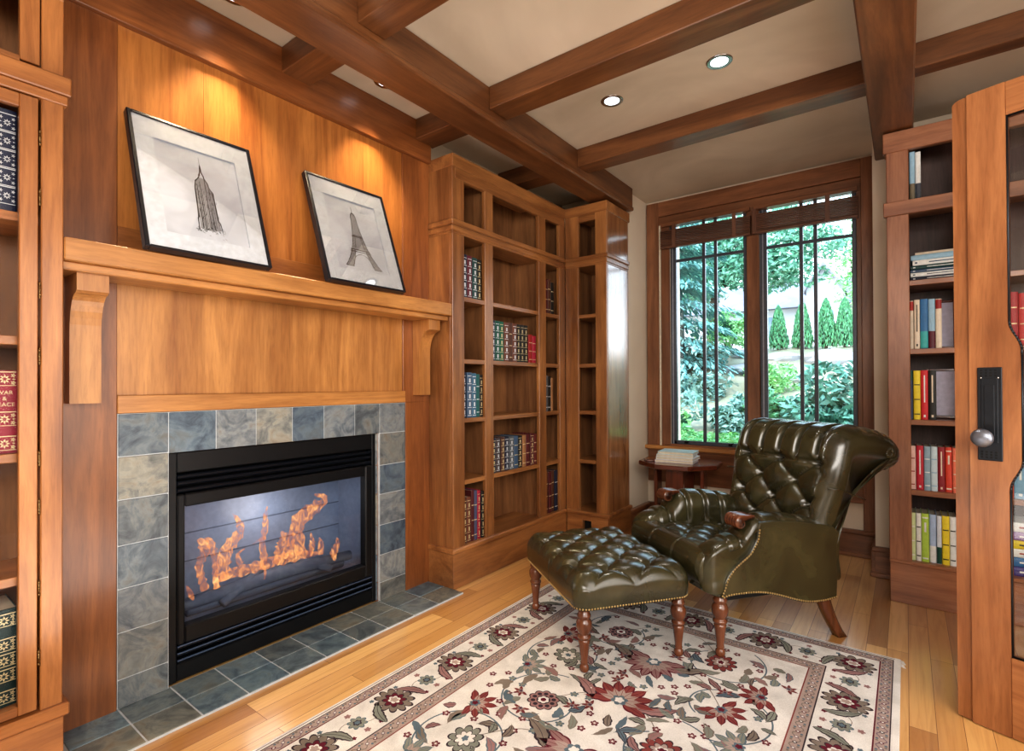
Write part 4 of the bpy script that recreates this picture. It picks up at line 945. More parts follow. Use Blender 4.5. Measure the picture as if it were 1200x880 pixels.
def back_place(u, v, x):
    f = min(1, max(0, (v-.55)/.35)); f = f*f*(3-2*f)
    return (x*(1+.10*f), u, v)
sweep(bp, endlin(-.352, .352, 150, .075), LM, .075, back_d, back_place).build('back', ch)
def bxy(v):                                                   # front of back at height v
    best = min((p for p in bp if p[0] < .45), key=lambda p: abs(p[1]-v)); return best[0]
for j in range(0, 4):
    for i in range(-2, 3):
        if (i+j) % 2 == 0 and abs(i*BX) < .25:
            v = .885-j*BZ
            if abs(i*BX) > .25: continue
            button(ch, (back_place(bxy(v)+.044, v, i*BX)), (0, -1, .25), .012)
# pleated scroll ends of the back roll and seam of the side
for s in (-1, 1):
    m = MB(); cx, cy, cz = s*.3875, .672, .938; rings = []
    for k, (rad, off) in enumerate(((.040, -.012), (.039, -.004), (.034, .001), (.028, .004), (.020, .006), (.013, .006), (.007, .004), (.001, .003))):
        ring = []
        for a in range(60):
            t = 2*PI*a/60; pl = .0035*abs(math.sin(t*8))*min(1, k*.3)*(1 if k < 7 else 0)
            ring.append((cx+s*(off+pl-.006*(k > 0)), cy+rad*1.06*math.cos(t), cz+rad*math.sin(t)))
        rings.append(ring)
    m.loft(rings, LM, False, True); m.build('scroll_end', ch)
    m = MB(); m.tube([(s*.372, .27, .775), (s*.388, .34, .765), (s*.388, .42, .735), (s*.384, .50, .705)], .003, LM, 6); m.build('seam_welt', ch)
# arms
def arm(s):
    cs = catmull([(.205, .30), (.215, .42), (.222, .52), (.226, .585), (.245, .632), (.285, .655), (.33, .652), (.358, .628), (.358, .57), (.352, .45), (.352, .30)], 5, True)
    cs = orient(resample(cs, 90, True)); N = sec_normals(cs)
    top = catmull([(-.43, .43), (-.425, .47), (-.40, .515), (-.35, .545), (-.29, .56), (-.23, .575), (-.19, .61), (-.165, .642), (-.12, .652), (0, .648), (.15, .625), (.27, .595), (.36, .58)], 5)
    rings = []; rr = .05
    ys = sorted(set(endlin(-.43, .36, 120, rr)))
    for y in ys:
        zt = top[0][1]
        for a, b in zip(top, top[1:]):
            if a[0] <= y <= b[0]: zt = a[1]+(b[1]-a[1])*(y-a[0])/max(1e-6, b[0]-a[0])
            elif y > b[0]: zt = b[1]
        e = y+.43; ins = rr*(1-math.sqrt(max(0, 1-((rr-e)/rr)**2))) if e < rr else 0
        k = (zt-.30)/(.355); bul = .008*math.exp(-((y+.36)/.09)**2); ring = []
        for (x, z), (nx, nz) in zip(cs, N):
            d = -ins*.8
            if nx < -.4 or z > .6:
                pl = near(y, .115, -.12); d += (.012-.026*math.exp(-(pl/.011)**2))*(1 if y > -.3 and y < .22 else 0)*min(1, max(0, (z-.45)/.08))
            xx = x+nx*d+(bul if nx > 0 else -bul*.6); zz = .30+(z-.30)*k+nz*d*k
            zz = max(zz, .30+(.03*max(0, (-.36-y)/.07)))
            ring.append((s*xx, y, zz))
        rings.append(ring if s > 0 else ring[::-1])
    m = MB(); m.loft(rings, LM, True, True); return m.build('arm', ch)
pan = [(-.352, .296), (-.30, .303), (-.18, .301), (-.10, .29), (-.02, .268), (.07, .238), (.15, .219), (.24, .214), (.322, .222)]
panr = [(.328, .33), (.322, .43), (.330, .50), (.345, .55)]
pant = [(.30, .585), (.228, .60), (.10, .622), (0, .634), (-.10, .638), (-.142, .634)]
panf = [(-.150, .60), (-.158, .555), (-.178, .52), (-.205, .488), (-.25, .458), (-.295, .425), (-.33, .38), (-.346, .34)]
outline = catmull(pan, 4)+catmull(panr, 3)+catmull(pant, 3)+catmull(panf, 4)
for s in (-1, 1):
    arm(s)
    m = MB()
    m.prism([(a, b) for a, b in outline], s*.345, s*.374, 'X', LM); o = m.build('side_panel', ch)
    bv = o.modifiers.new('b', 'BEVEL'); bv.width = .006; bv.segments = 3; bv.limit_method = 'ANGLE'; bv.angle_limit = 1.2
    nl = catmull([(.318, .231)]+[(a, b+.009) for a, b in pan[-2::-1]]+[(a+.008, b) for a, b in panf[::-1]], 4)
    nails([(s*.3745, a, b) for a, b in nl], M['brass'], .0135, .0056, lambda p: (s, 0, 0)).build('nailhead_trim', ch)
    # carved volute at the front of the arm
    m = MB(); cy, cz = -.225, .634; sp_ = []
    for k in range(30):
        t = k/29; a = PI/2+t*PI*2.9; r = .029*(1-t)**.9+.006; sp_.append((cy+r*math.cos(a), cz+r*math.sin(a)))
    sp_ = [(-.15, .666), (-.17, .668), (-.19, .668)]+sp_
    n = len(sp_); rings = []
    xs = lin(.262, .352, 28)
    for i, x in enumerate(xs):
        g_ = .0035*abs(math.sin(PI*(i/27)*5)); ring = []
        for (a, b) in sp_:
            d = math.hypot(a-cy, b-cz) or 1; k = (1+(g_-.001)/d) if a < -.17 else 1; ring.append((s*x, cy+(a-cy)*k, cz+(b-cz)*k))
        for (a, b) in sp_[::-1]:
            d = math.hypot(a-cy, b-cz) or 1; ring.append((s*x, a-(a-cy)/d*.007 if a < -.17 else a, b-(b-cz)/d*.007 if a < -.17 else b-.012))
        rings.append(ring if s > 0 else ring[::-1])
    m.loft(rings, M['legX'], True, True); m.tube([(s*.262, cy, cz-.002), (s*.352, cy, cz-.002)], .014, M['legX'], 12); m.build('carved_scroll', ch)
nails([(x, -.405-.012*(1-(x/.33)**2), .322) for x in lin(-.33, .33, 20)], M['brass'], .0135, .0056, lambda p: (0, -1, -.3)).build('nailhead_trim', ch)
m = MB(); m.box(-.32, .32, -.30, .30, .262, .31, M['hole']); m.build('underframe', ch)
m = MB(); m.prism([(.30, .224), (.328, .224), (.326, .50), (.345, .56), (.30, .62)], -.35, .35, 'X', LM); m.build('back_panel', ch)
# ---------------------------------------------------------- rug
def rugc(name, r, g, b):
    m, nt, bs = nmat(name); c = srgb(r, g, b)
    v = coords(nt, (1, 1, 1)); n = noise(nt, v, 9, 4, .5); n2 = noise(nt, v, 420, 2)
    cc = ramp(nt, n, [(.3, tuple(x*.82 for x in c)), (.7, tuple(min(1, x*1.08) for x in c))])
    cc = mixc(nt, .5, cc, ramp(nt, n2, [(.35, (.7, .7, .7)), (.65, (1.1, 1.1, 1.1))]), 'MULTIPLY')
    nt.links.new(cc, bs.inputs['Base Color']); bs.inputs['Roughness'].default_value = .95; bs.inputs['Specular IOR Level'].default_value = .1
    bump(nt, bs, n2, .3, .002); return m
Q = {k: rugc('rug_'+k, *v) for k, v in dict(ivory=(220, 217, 214), burgundy=(100, 38, 52), rust=(134, 72, 70), rose=(152, 118, 118), taupe=(130, 120, 112), sage=(134, 138, 130), slate=(98, 114, 126), dark=(64, 54, 62), mauve=(124, 106, 116), pink=(170, 152, 146)).items()}
rm = MB(); RX0, RX1, RY0, RY1 = -1.857, -.028, -.20, 3.04
rm.box(RX0, RX1, RY0, RY1, .0005, .0085, Q['ivory'], None, .003)
rn = [0]
def flat(pts, mat, lay=0, fan=None):
    rn[0] += 1; z = .0087+lay*.00035+(rn[0] % 7)*.00003
    if fan is None: rm.add([(x, y, z) for x, y in pts], [tuple(range(len(pts)))], Q[mat])
    else:
        vs = [(x, y, z) for x, y in pts]+[(fan[0], fan[1], z)]; n = len(pts)
        rm.add(vs, [(i, (i+1) % n, n) for i in range(n)], Q[mat])
def rect(x0, x1, y0, y1, mat, lay=0): flat([(x0, y0), (x1, y0), (x1, y1), (x0, y1)], mat, lay)
def ring(ins, w, mat, lay=0):
    a, b, c, d = RX0+ins, RX1-ins, RY0+ins, RY1-ins
    rect(a, b, c, c+w, mat, lay); rect(a, b, d-w, d, mat, lay); rect(a, a+w, c+w, d-w, mat, lay); rect(b-w, b, c+w, d-w, mat, lay)
def rot(p, c, a): x, y = p; return (c[0]+x*math.cos(a)-y*math.sin(a), c[1]+x*math.sin(a)+y*math.cos(a))
def star(c, r, n, depth, mat, lay, a0=0, el=1.0, sharp=1.0):
    pts = []
    K = n*6
    for k in range(K):
        t = 2*PI*k/K; f = abs(math.cos(n*t/2))**sharp; rr = r*(1-depth+depth*f)
        pts.append(rot((rr*math.cos(t)*el, rr*math.sin(t)), c, a0))
    flat(pts, mat, lay, c)
def disc(c, r, mat, lay, n=14): star(c, r, 3, 0, mat, lay)
def leafm(c, a, L_, w, curve, fill, line, lay=2, ser=5):
    N = 16; ctr = []
    for k in range(N+1):
        t = k/N; ctr.append((L_*(t-.5), curve*(4*(t-.5)**2)))
    for (sc, mt, ly) in ((1.0, line, lay), (.74, fill, lay+1)):
        l, r = [], []
        for k, (x, y) in enumerate(ctr):
            t = k/N; ww = w*sc*math.sin(PI*min(1, t*1.05+.02))**.7*(1+.3*abs(math.sin(ser*PI*t)))*(1-.35*t)
            if sc < 1: ww -= w*.05
            ww = max(ww, .0008); l.append(rot((x, y+ww), c, a)); r.append(rot((x, y-ww), c, a))
        z = .0087+ly*.00035+(rn[0] % 7)*.00003; rn[0] += 1
        vs = [(x, y, z) for x, y in l]+[(x, y, z) for x, y in r]; n = N+1
        rm.add(vs, [(k, k+1, n+k+1, n+k) for k in range(N)], Q[mt])
    vine([rot((x, y), c, a) for x, y in ctr[1:-2]], .0022, line, lay+2)
def vine(pts, w, mat, lay=1):
    vs = []; rn[0] += 1; z = .0087+lay*.00035+(rn[0] % 7)*.00003
    for i, p in enumerate(pts):
        a, b = pts[max(0, i-1)], pts[min(len(pts)-1, i+1)]; dx, dy = b[0]-a[0], b[1]-a[1]; l = math.hypot(dx, dy) or 1
        vs += [(p[0]-dy/l*w/2, p[1]+dx/l*w/2, z), (p[0]+dy/l*w/2, p[1]-dx/l*w/2, z)]
    rm.add(vs, [(2*i, 2*i+2, 2*i+3, 2*i+1) for i in range(len(pts)-1)], Q[mat])
def palmette(c, r, a, outer, mid, core, n=11):
    star(c, r, n, .30, 'dark', 2, a, 1.15, .8); star(c, r*.90, n, .30, outer, 3, a, 1.15, .8)
    star(c, r*.62, 8, .35, 'dark', 4, a, 1.1); star(c, r*.55, 8, .35, mid, 5, a, 1.1)
    star(c, r*.30, 6, .3, 'ivory', 6, a, 1.2); star(c, r*.20, 5, .35, core, 7, a, 1.3)
def bloom(c, r, a, col_, core, n=7):                          # big many-petalled open flower
    for k in range(n):
        t = a-1.9+3.8*k/(n-1); p = (c[0]+math.cos(t)*r*.62, c[1]+math.sin(t)*r*.62)
        leafm(p, t, r*.95, r*.20, 0, col_, 'burgundy' if col_ != 'sage' else 'slate', 2, 2)
    for k in range(n-1):
        t = a-1.6+3.2*k/(n-2); p = (c[0]+math.cos(t)*r*.36, c[1]+math.sin(t)*r*.36)
        leafm(p, t, r*.6, r*.15, 0, 'pink', col_ if col_ != 'pink' else 'rust', 4, 1)
    star(c, r*.26, 6, .3, 'slate', 7, a); star(c, r*.15, 5, .3, core, 8, a)
def rosette(c, r, o, p, q):
    star(c, r, 10, .16, 'dark', 2); star(c, r*.92, 10, .16, o, 3)
    for k in range(10):
        t = 2*PI*k/10; disc((c[0]+r*.62*math.cos(t), c[1]+r*.62*math.sin(t)), r*.14, p, 4)
    disc(c, r*.42, 'dark', 5); star(c, r*.36, 6, .2, 'ivory', 6); disc(c, r*.17, q, 7)
# bands
ring(.012, .004, 'mauve', 0); ring(.026, .052, 'pink', 0); ring(.026, .004, 'dark', 1); ring(.074, .005, 'burgundy', 1)
ring(.272, .062, 'pink', 0); ring(.270, .005, 'dark', 1); ring(.330, .005, 'rust', 1)
def along(ins, step, fn):
    a, b, c, d = RX0+ins, RX1-ins, RY0+ins, RY1-ins
    for (p, q, ang_) in (((a, c), (a, d), PI/2), ((b, d), (b, c), -PI/2), ((a, d), (b, d), 0), ((b, c), (a, c), PI)):
        L_ = math.dist(p, q); n = max(2, round(L_/step)); n += n % 2
        for k in range(n):
            t = (k+.0)/n; fn((p[0]+(q[0]-p[0])*t, p[1]+(q[1]-p[1])*t), ang_, k)
for ins in (.052, .301):
    wd = .016
    def guard(p, a, k):
        e = rot((.0, 0), p, a); s = 1 if k % 2 else -1
        vine([rot((.036*t/6-.0, s*wd*math.cos(PI*t/6)), p, a) for t in range(7)], .004, 'mauve' if ins < .1 else 'taupe', 2)
        star(rot((.018, 0), p, a), .0085, 4, .3, 'dark' if k % 4 == 1 else 'burgundy' if k % 2 else 'mauve', 3)
        star(rot((.018, 0), p, a), .0045, 4, .2, 'ivory', 4)
        disc(rot((.006, s*-.014), p, a), .005, 'taupe', 3); disc(rot((.030, s*.014), p, a), .005, 'slate', 3)
    along(ins, .036, guard)
def mainb(p, a, k):
    if k % 4 == 0: palmette(p, .080, a+PI/2, 'taupe', 'burgundy', 'pink')
    elif k % 4 == 2:
        star(p, .040, 8, .3, 'slate', 2, a); star(p, .034, 8, .3, 'sage', 3, a); star(p, .018, 6, .3, 'dark', 4, a); star(p, .012, 6, .3, 'slate', 5, a)
        for s in (-1, 1): star(rot((0, s*.062), p, a), .014, 5, .4, 'rose', 2)
    else:
        s = 1 if k % 4 == 1 else -1
        leafm(rot((0, .008*s), p, a), a+PI/2+.5*s, .155, .021, .02*s, 'sage' if (k//4) % 2 else 'rose', 'dark', 2, 6)
        star(rot((.028*s, -.064), p, a), .011, 5, .4, 'burgundy', 2); star(rot((-.028*s, .066), p, a), .011, 5, .4, 'slate', 2)
    vine([rot((.105*t/10, .03*math.sin(PI*t/10)*(1 if k % 2 else -1)), p, a) for t in range(11)], .003, 'taupe', 1)
along(.175, .092, mainb)
# field: scrolling vines, blossoms and leaves
fx0, fx1, fy0, fy1 = RX0+.345, RX1-.345, RY0+.345, RY1-.345
cx_ = (fx0+fx1)/2
RR = random.Random(5)
def inside(p, mrg=.02): return fx0+mrg < p[0] < fx1-mrg and fy0+mrg < p[1] < fy1-mrg
cells = []
ny = 7; dy_ = (fy1-fy0)/ny
for j in range(ny):
    for s in (-1, 1):
        c = (cx_+s*.30+(.05 if j % 2 else -.05)*s, fy0+dy_*(j+.5)); cells.append(c); d = s*(1 if j % 2 else -1)
        pts = []
        for t in range(40):                                   # spiral scroll
            a = d*(t/39*PI*1.75)+(-PI/2 if j % 2 else PI/2); r = .205-.10*t/39; pts.append((c[0]+r*math.cos(a)*1.05, c[1]+r*math.sin(a)))
        vine([p for p in pts if inside(p, .004)], .0065, 'slate', 1)
        vine([(c[0]-s*.18*t/8, c[1]+dy_*.5*math.sin(t/8*PI/2)) for t in range(9)], .004, 'taupe', 1)
        for t in range(3, 40, 4):
            p = pts[t]; a = math.atan2(p[1]-c[1], p[0]-c[0])
            q = rot((.03 if t % 8 == 3 else -.03, 0), p, a)
            if inside(q, .04): leafm(q, a+(.9 if t % 8 == 3 else 2.1), RR.uniform(.07, .11), .019, .012, RR.choice(['sage', 'slate', 'taupe', 'sage', 'rose']), RR.choice(['slate', 'dark', 'taupe']), 2, 3)
        kind = (j*2+(s > 0)) % 4
        if kind == 0: rosette(c, .068, 'rose', 'dark', 'burgundy')
        elif kind == 1: palmette(c, .072, RR.uniform(0, 6), 'rust', 'pink', 'burgundy')
        elif kind == 2: palmette(c, .068, RR.uniform(0, 6), 'sage', 'ivory', 'slate', 9)
        else: bloom(c, .095, RR.uniform(0, 6), 'rust', 'burgundy')
for j in range(ny+1):
    y = fy0+dy_*j
    c = (cx_, y)
    if inside(c, .08): bloom(c, .135, PI/2 if j % 2 else -PI/2, 'rust' if j % 2 else 'rose', 'ivory', 9)
    for s in (-1, 1):
        c2 = (cx_+s*.46, y)
        if inside(c2, .06): bloom(c2, .090, PI*(s > 0)+.4, 'rust' if (j+s) % 2 else 'sage', 'burgundy', 7)
        c3 = (cx_+s*.16, y+dy_*.06)
        if inside(c3, .05): leafm(c3, s*.6+(PI if s < 0 else 0), .18, .032, .02, 'rose' if j % 2 else 'taupe', 'dark', 2, 5)
def free(p, r, occ): return all(math.dist(p, o) > r+ro for o, ro in occ)
occ = [(c, .085) for c in cells]+[((cx_, fy0+dy_*j), .10) for j in range(ny+1)]+[((cx_+s*.46, fy0+dy_*j), .075) for s in (-1, 1) for j in range(ny+1)]
for k in range(2600):
    p = (RR.uniform(fx0, fx1), RR.uniform(fy0, fy1))
    if inside(p, .03) and free(p, .022, occ):
        occ.append((p, .024)); q = RR.random()
        if q < .5: leafm(p, RR.uniform(0, 6.3), RR.uniform(.055, .10), RR.uniform(.012, .020), RR.uniform(-.012, .012), RR.choice(['sage', 'taupe', 'slate', 'rose', 'sage']), RR.choice(['dark', 'slate', 'taupe']), 2, 3)
        elif q < .72: star(p, .017, 5, .4, 'burgundy', 2, q*9); star(p, .010, 5, .4, 'rose', 3, q*9); disc(p, .004, 'ivory', 4)
        elif q < .88: star(p, .019, 5, .45, 'slate', 2, q*9); star(p, .011, 5, .4, 'sage', 3, q*9)
        else: bloom(p, .035, RR.uniform(0, 6), 'rust', 'burgundy', 5)
# white overcast binding along the right side and a few tassel ends at its corner
rm.box(RX1-.024, RX1, RY0, RY1, .0005, .0094, Q['ivory'], None, .002)
for k in range(6): rm.tube([(RX1-.01, RY1-.012*k, .006), (RX1+.012+.003*(k % 3), RY1-.012*k-.008, .003)], .0022, Q['ivory'], 5)
tag(rm.build('rug', fixn=False), 'ivory oriental rug with burgundy and grey floral pattern on the oak floor', 'rug')

# ---------------------------------------------------------- recessed ceiling lights
LG = [(-1.395, 2.856, 'round recessed ceiling light over the chair, nearer the fireplace side', 1), (-.773, 2.853, 'round recessed ceiling light nearest the large right beam', 1), (-2.315, 1.079, 'round recessed ceiling light above the skyscraper sketch', 0), (-2.315, 1.904, 'round recessed ceiling light above the iron tower sketch', 0)]
for x, y, lab, cool in LG:
    e = empty('recessed_light', (x, y, CH), label=lab, cat='ceiling light', group='recessed ceiling lights')
    m = MB(); m.lathe([(.048, -.002), (.062, -.006), (.066, -.003), (.067, 0), (.05, 0)][::-1], M['chrome'] if cool else M['brass'], 32); m.lathe([(.05, .0), (.05, -.002), (.046, -.003), (.046, 0)], M['hole'], 24); m.build('trim_ring', e)
    m = MB(); m.lathe([(.001, -.0035), (.035, -.0055), (.045, -.003), (.045, -.001)], M['lamp'], 24); m.build('lens', e)

# ---------------------------------------------------------- outdoors
def hz(r, g, b): return srgb(r, g, b)
def leafmat(name, cols, rough=.6, trans=True):
    m, nt, b = nmat(name); r = island(nt)
    nt.links.new(ramp(nt, r, [(i/(len(cols)-1), tuple(a*.84+b_*.16 for a, b_ in zip(srgb(*c), srgb(186, 226, 214)))) for i, c in enumerate(cols)]), b.inputs['Base Color']); b.inputs['Roughness'].default_value = rough  # pale teal haze blended into every leaf colour
    return m
L1 = leafmat('spruce_needles', [(40, 104, 106), (76, 142, 140), (128, 184, 176), (54, 118, 120), (160, 206, 196)])
L2 = leafmat('tree_leaves', [(24, 92, 72), (60, 140, 108), (110, 184, 148), (160, 214, 182), (40, 116, 92)])
L3 = leafmat('arborvitae_foliage', [(16, 96, 48), (40, 132, 68), (74, 164, 88), (28, 112, 58)])
L4 = leafmat('bright_shrub_leaves', [(84, 164, 76), (130, 198, 104), (170, 220, 130), (60, 140, 70)])
L5 = leafmat('rhododendron_leaves', [(20, 84, 74), (40, 116, 96), (96, 168, 146), (16, 70, 62)])
L6 = leafmat('grey_green_leaves', [(84, 128, 122), (120, 160, 150), (156, 190, 176), (60, 104, 98)])
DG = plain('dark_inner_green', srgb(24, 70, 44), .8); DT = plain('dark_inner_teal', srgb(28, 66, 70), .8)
BK = plain('bark', srgb(92, 80, 72), .9); RK = plaster('pale_rock', srgb(128, 126, 130), srgb(180, 176, 174)); SO = plaster('garden_soil', srgb(122, 126, 100), srgb(160, 152, 132))
def leaves(m, pts, size, mat, rng, flat_=0, dr=None):
    vs = []; fs = []
    for (x, y, z) in pts:
        s = size*rng.uniform(.6, 1.3)
        if dr: d = Vector(dr((x, y, z)))+Vector((rng.uniform(-.3, .3), rng.uniform(-.3, .3), rng.uniform(-.3, .3)))
        else: d = Vector((rng.uniform(-1, 1), rng.uniform(-1, 1), rng.uniform(-.7, .7)))
        d.normalize(); w = d.cross(Vector((rng.uniform(-1, 1), rng.uniform(-1, 1), rng.uniform(-.3, 1)))).normalized()
        p = Vector((x, y, z)); o = len(vs); vs += [p-d*s, p+w*s*.36, p+d*s, p-w*s*.36]; fs.append((o, o+1, o+2, o+3))
    m.add(vs, fs, mat)
def blob(c, r, n, rng, lumps=7):
    C0 = [(c[0]+rng.gauss(0, .45)*r[0], c[1]+rng.gauss(0, .45)*r[1], c[2]+rng.gauss(0, .4)*r[2]) for _ in range(lumps)]; out = []
    for _ in range(n):
        q = rng.choice(C0); v = Vector((rng.gauss(0, 1), rng.gauss(0, 1), rng.gauss(0, 1))).normalized()*(rng.uniform(.6, 1)**.5)*.6
        out.append((q[0]+v.x*r[0], q[1]+v.y*r[1], q[2]+v.z*r[2]))
    return out
gr = random.Random(3)
def gz(x, y):                                                # garden slope
    if y < 6.2: return .35
    if y < 10.8: return .35+(y-6.2)/4.6*1.6
    return 1.95+(y-10.8)*.05
m = MB(); vs = []; NX, NY = 60, 60
for j in range(NY+1):
    for i in range(NX+1):
        x = -16+28*i/NX; y = 5.0+25*j/NY; vs.append((x, y, gz(x, y)+(gr.uniform(-.05, .05) if y > 6.5 else 0)))
m.add(vs, [(j*(NX+1)+i, j*(NX+1)+i+1, (j+1)*(NX+1)+i+1, (j+1)*(NX+1)+i) for j in range(NY) for i in range(NX)], SO, True); S(m.build('trim_90', fixn=False), 'pale sloping garden ground outside the window', 'ground').name = 'ground'
def shrub(name, c, r, n, size, mat, label, cat='shrub', lumps=8, group=None, dr=None):
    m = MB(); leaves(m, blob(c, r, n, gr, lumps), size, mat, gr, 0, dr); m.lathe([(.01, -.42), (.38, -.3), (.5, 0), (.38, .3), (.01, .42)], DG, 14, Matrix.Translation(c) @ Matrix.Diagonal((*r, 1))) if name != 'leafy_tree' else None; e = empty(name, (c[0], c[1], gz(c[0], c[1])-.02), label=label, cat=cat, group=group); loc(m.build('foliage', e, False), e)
    m = MB()
    for k in range(5): m.tube([(c[0]+gr.uniform(-.05, .05), c[1], gz(c[0], c[1])-.05), (c[0]+gr.uniform(-.5, .5)*r[0], c[1]+gr.uniform(-.4, .4)*r[1], c[2]+r[2]*.2)], .012, BK, 5)
    loc(m.build('stem', e), e); return e
# spruce
m = MB(); c = (-3.55, 9.2); pts = []
vs = []; fs = []
for tier in range(22):
    z0 = .8+tier*.33; R0 = max(.12, 1.75*(1-tier/23)); nb = 22
    for k in range(nb):
        a = 2*PI*k/nb+tier*.7+gr.uniform(-.15, .15); Rb = R0*gr.uniform(.8, 1.1)
        for s_ in range(90):
            t = gr.uniform(.1, 1)**.8; w = gr.gauss(0, .13)*(1.1-t)*1.2
            x = c[0]+Rb*t*math.cos(a)-w*math.sin(a); y = c[1]+Rb*t*math.sin(a)+w*math.cos(a); z = z0-.30*t*t*Rb+.10*t+gr.uniform(-.05, .03)-abs(w)*.5
            pts.append((x, y, z, a, w))
for (x, y, z, a, w) in pts:
    s = gr.uniform(.045, .09); d = Vector((math.cos(a+math.copysign(.6, w)), math.sin(a+math.copysign(.6, w)), gr.uniform(-.9, -.1))).normalized(); ww = d.cross(Vector((0, 0, 1))).normalized()
    p = Vector((x, y, z)); o = len(vs); vs += [p-d*s, p+ww*s*.3, p+d*s*1.2, p-ww*s*.3]; fs.append((o, o+1, o+2, o+3))
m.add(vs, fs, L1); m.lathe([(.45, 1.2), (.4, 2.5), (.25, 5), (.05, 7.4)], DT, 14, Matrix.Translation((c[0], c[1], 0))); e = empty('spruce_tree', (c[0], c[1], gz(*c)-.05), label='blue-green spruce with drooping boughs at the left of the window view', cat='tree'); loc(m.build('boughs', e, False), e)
m = MB(); m.tube([(c[0], c[1], gz(*c)-.1), (c[0], c[1], 8)], [.13, .02], BK, 10); loc(m.build('trunk', e), e)
# broadleaf tree
e = empty('leafy_tree', (-3.4, 12.5, 1.9), label='broad green leafy tree spreading over the top of both sashes', cat='tree')
m = MB(); P = []
for c, r, n in (((-3.9, 12.4, 4.3), (1.0, .9, .8), 2600), ((-2.75, 12.3, 4.05), (.9, .8, .62), 3000), ((-1.75, 12.5, 4.2), (.75, .7, .4), 1500), ((-3.2, 12.6, 5.0), (1.6, .9, .7), 2800), ((-4.7, 12.8, 4.0), (.8, .8, .9), 1500), ((-2.3, 12.2, 3.75), (.8, .6, .42), 2200), ((-3.6, 12.2, 3.7), (.7, .6, .45), 1800), ((-1.9, 12.3, 4.7), (.7, .7, .35), 900)): P += blob(c, r, n, gr, 11)
leaves(m, P, .075, L2, gr); loc(m.build('foliage', e, False), e)
m = MB(); m.tube([(-3.62, 12.5, 1.8), (-3.55, 12.5, 3.0), (-3.45, 12.5, 4.2)], [.13, .10, .06], BK, 10)
for q in ((-2.7, 12.4, 4.2), (-4.5, 12.6, 4.1), (-1.9, 12.5, 4.4), (-3.2, 12.5, 5.0)): m.tube([(-3.52, 12.5, 3.4), ((-3.5+q[0])/2, 12.5, (3.5+q[2])/2), q], [.06, .04, .02], BK, 7)
loc(m.build('trunk', e), e)
shrub('leafy_tree', (-.95, 15.5, 4.3), (.55, .5, 1.6), 1500, .07, L4, 'pale airy tree behind the arborvitae, right edge of the window', 'tree', 14)
# arborvitae
for i, (x, w, h, lab) in enumerate(((-1.93, .19, .80, 'leftmost'), (-1.53, .20, .84, 'second from left'), (-1.15, .20, .86, 'third from left'), (-.86, .19, .84, 'rightmost'))):
    e = empty('arborvitae', (x, 11.0, 1.93), label='%s of four narrow conical green evergreens above the rock slope' % lab, cat='shrub', group='four conical evergreens in a row'); m = MB(); P = []
    for _ in range(1900):
        t = gr.random()**.8; r = w*(1-t)**.55*gr.uniform(.75, 1.02)*(1 if t > .1 else .85); a = gr.uniform(0, 2*PI); P.append((x+r*math.cos(a), 11+r*math.sin(a), 1.96+h*t))
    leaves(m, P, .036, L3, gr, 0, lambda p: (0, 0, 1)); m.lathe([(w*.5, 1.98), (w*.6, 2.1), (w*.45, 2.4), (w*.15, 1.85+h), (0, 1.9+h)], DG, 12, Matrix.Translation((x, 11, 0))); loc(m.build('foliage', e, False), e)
    m = MB(); m.tube([(x, 11, 1.9), (x, 11, 2.1)], .03, BK, 6); loc(m.build('trunk', e), e)
shrub('shrub', (-2.75, 10.6, 2.35), (.42, .4, .42), 1900, .045, L4, 'round light green shrub beneath the leafy tree', lumps=9)
shrub('shrub', (-3.0, 9.7, 1.75), (.40, .35, .28), 1200, .05, L1, 'low blue-green conifer shrub spreading beside the spruce', lumps=7)
shrub('shrub', (-1.75, 8.7, 1.35), (.38, .35, .26), 1500, .045, L4, 'yellow-green shrub on the slope below the evergreens', lumps=7)
shrub('shrub', (-1.42, 7.4, .98), (.34, .3, .36), 1700, .05, L3, 'deep green shrub at the foot of the slope, right sash', lumps=8)
shrub('rhododendron', (-.72, 7.3, 1.0), (.42, .35, .40), 1700, .07, L5, 'dark glossy rhododendron low in the right sash', lumps=9)
shrub('shrub', (-1.95, 7.3, .85), (.36, .3, .36), 1500, .05, L6, 'grey-green shrub behind the mullion, left sash', lumps=8)
shrub('shrub', (-2.42, 6.9, .78), (.30, .25, .26), 1300, .05, L4, 'bright yellow-green shrub above the low hedge', lumps=7)
shrub('shrub', (-2.5, 8.4, 1.25), (.42, .35, .3), 1300, .05, L6, 'soft grey-green shrub on the slope beside the spruce', lumps=8)
shrub('shrub', (-3.1, 8.0, 1.0), (.4, .35, .35), 1200, .055, L1, 'low blue-green shrub under the spruce boughs', lumps=8)
m = MB(); P = [(gr.uniform(-3.4, -.3), 5.75+gr.uniform(-.16, .16), .35+.42*gr.random()**.5) for _ in range(5200)]; leaves(m, P, .032, L4, gr); m.box(-3.4, -.3, 5.64, 5.86, .34, .70, L4); tag(m.build('clipped_hedge', None, False), 'low clipped bright green hedge just outside the window', 'hedge')
def rock(x, y, z, sx, sy, sz, lab):
    m = MB(); rings = []; K = 14
    for j in range(9):
        t = -PI/2+PI*j/8; rings.append([(x+sx*math.cos(t)*math.cos(2*PI*k/K)*gr.uniform(.85, 1.1), y+sy*math.cos(t)*math.sin(2*PI*k/K)*gr.uniform(.85, 1.1), z+sz*math.sin(t)*gr.uniform(.9, 1.1)) for k in range(K)])
    m.loft(rings, RK, True, False); tag(m.build('boulder'), lab, 'boulder', 'boulders on the garden slope')
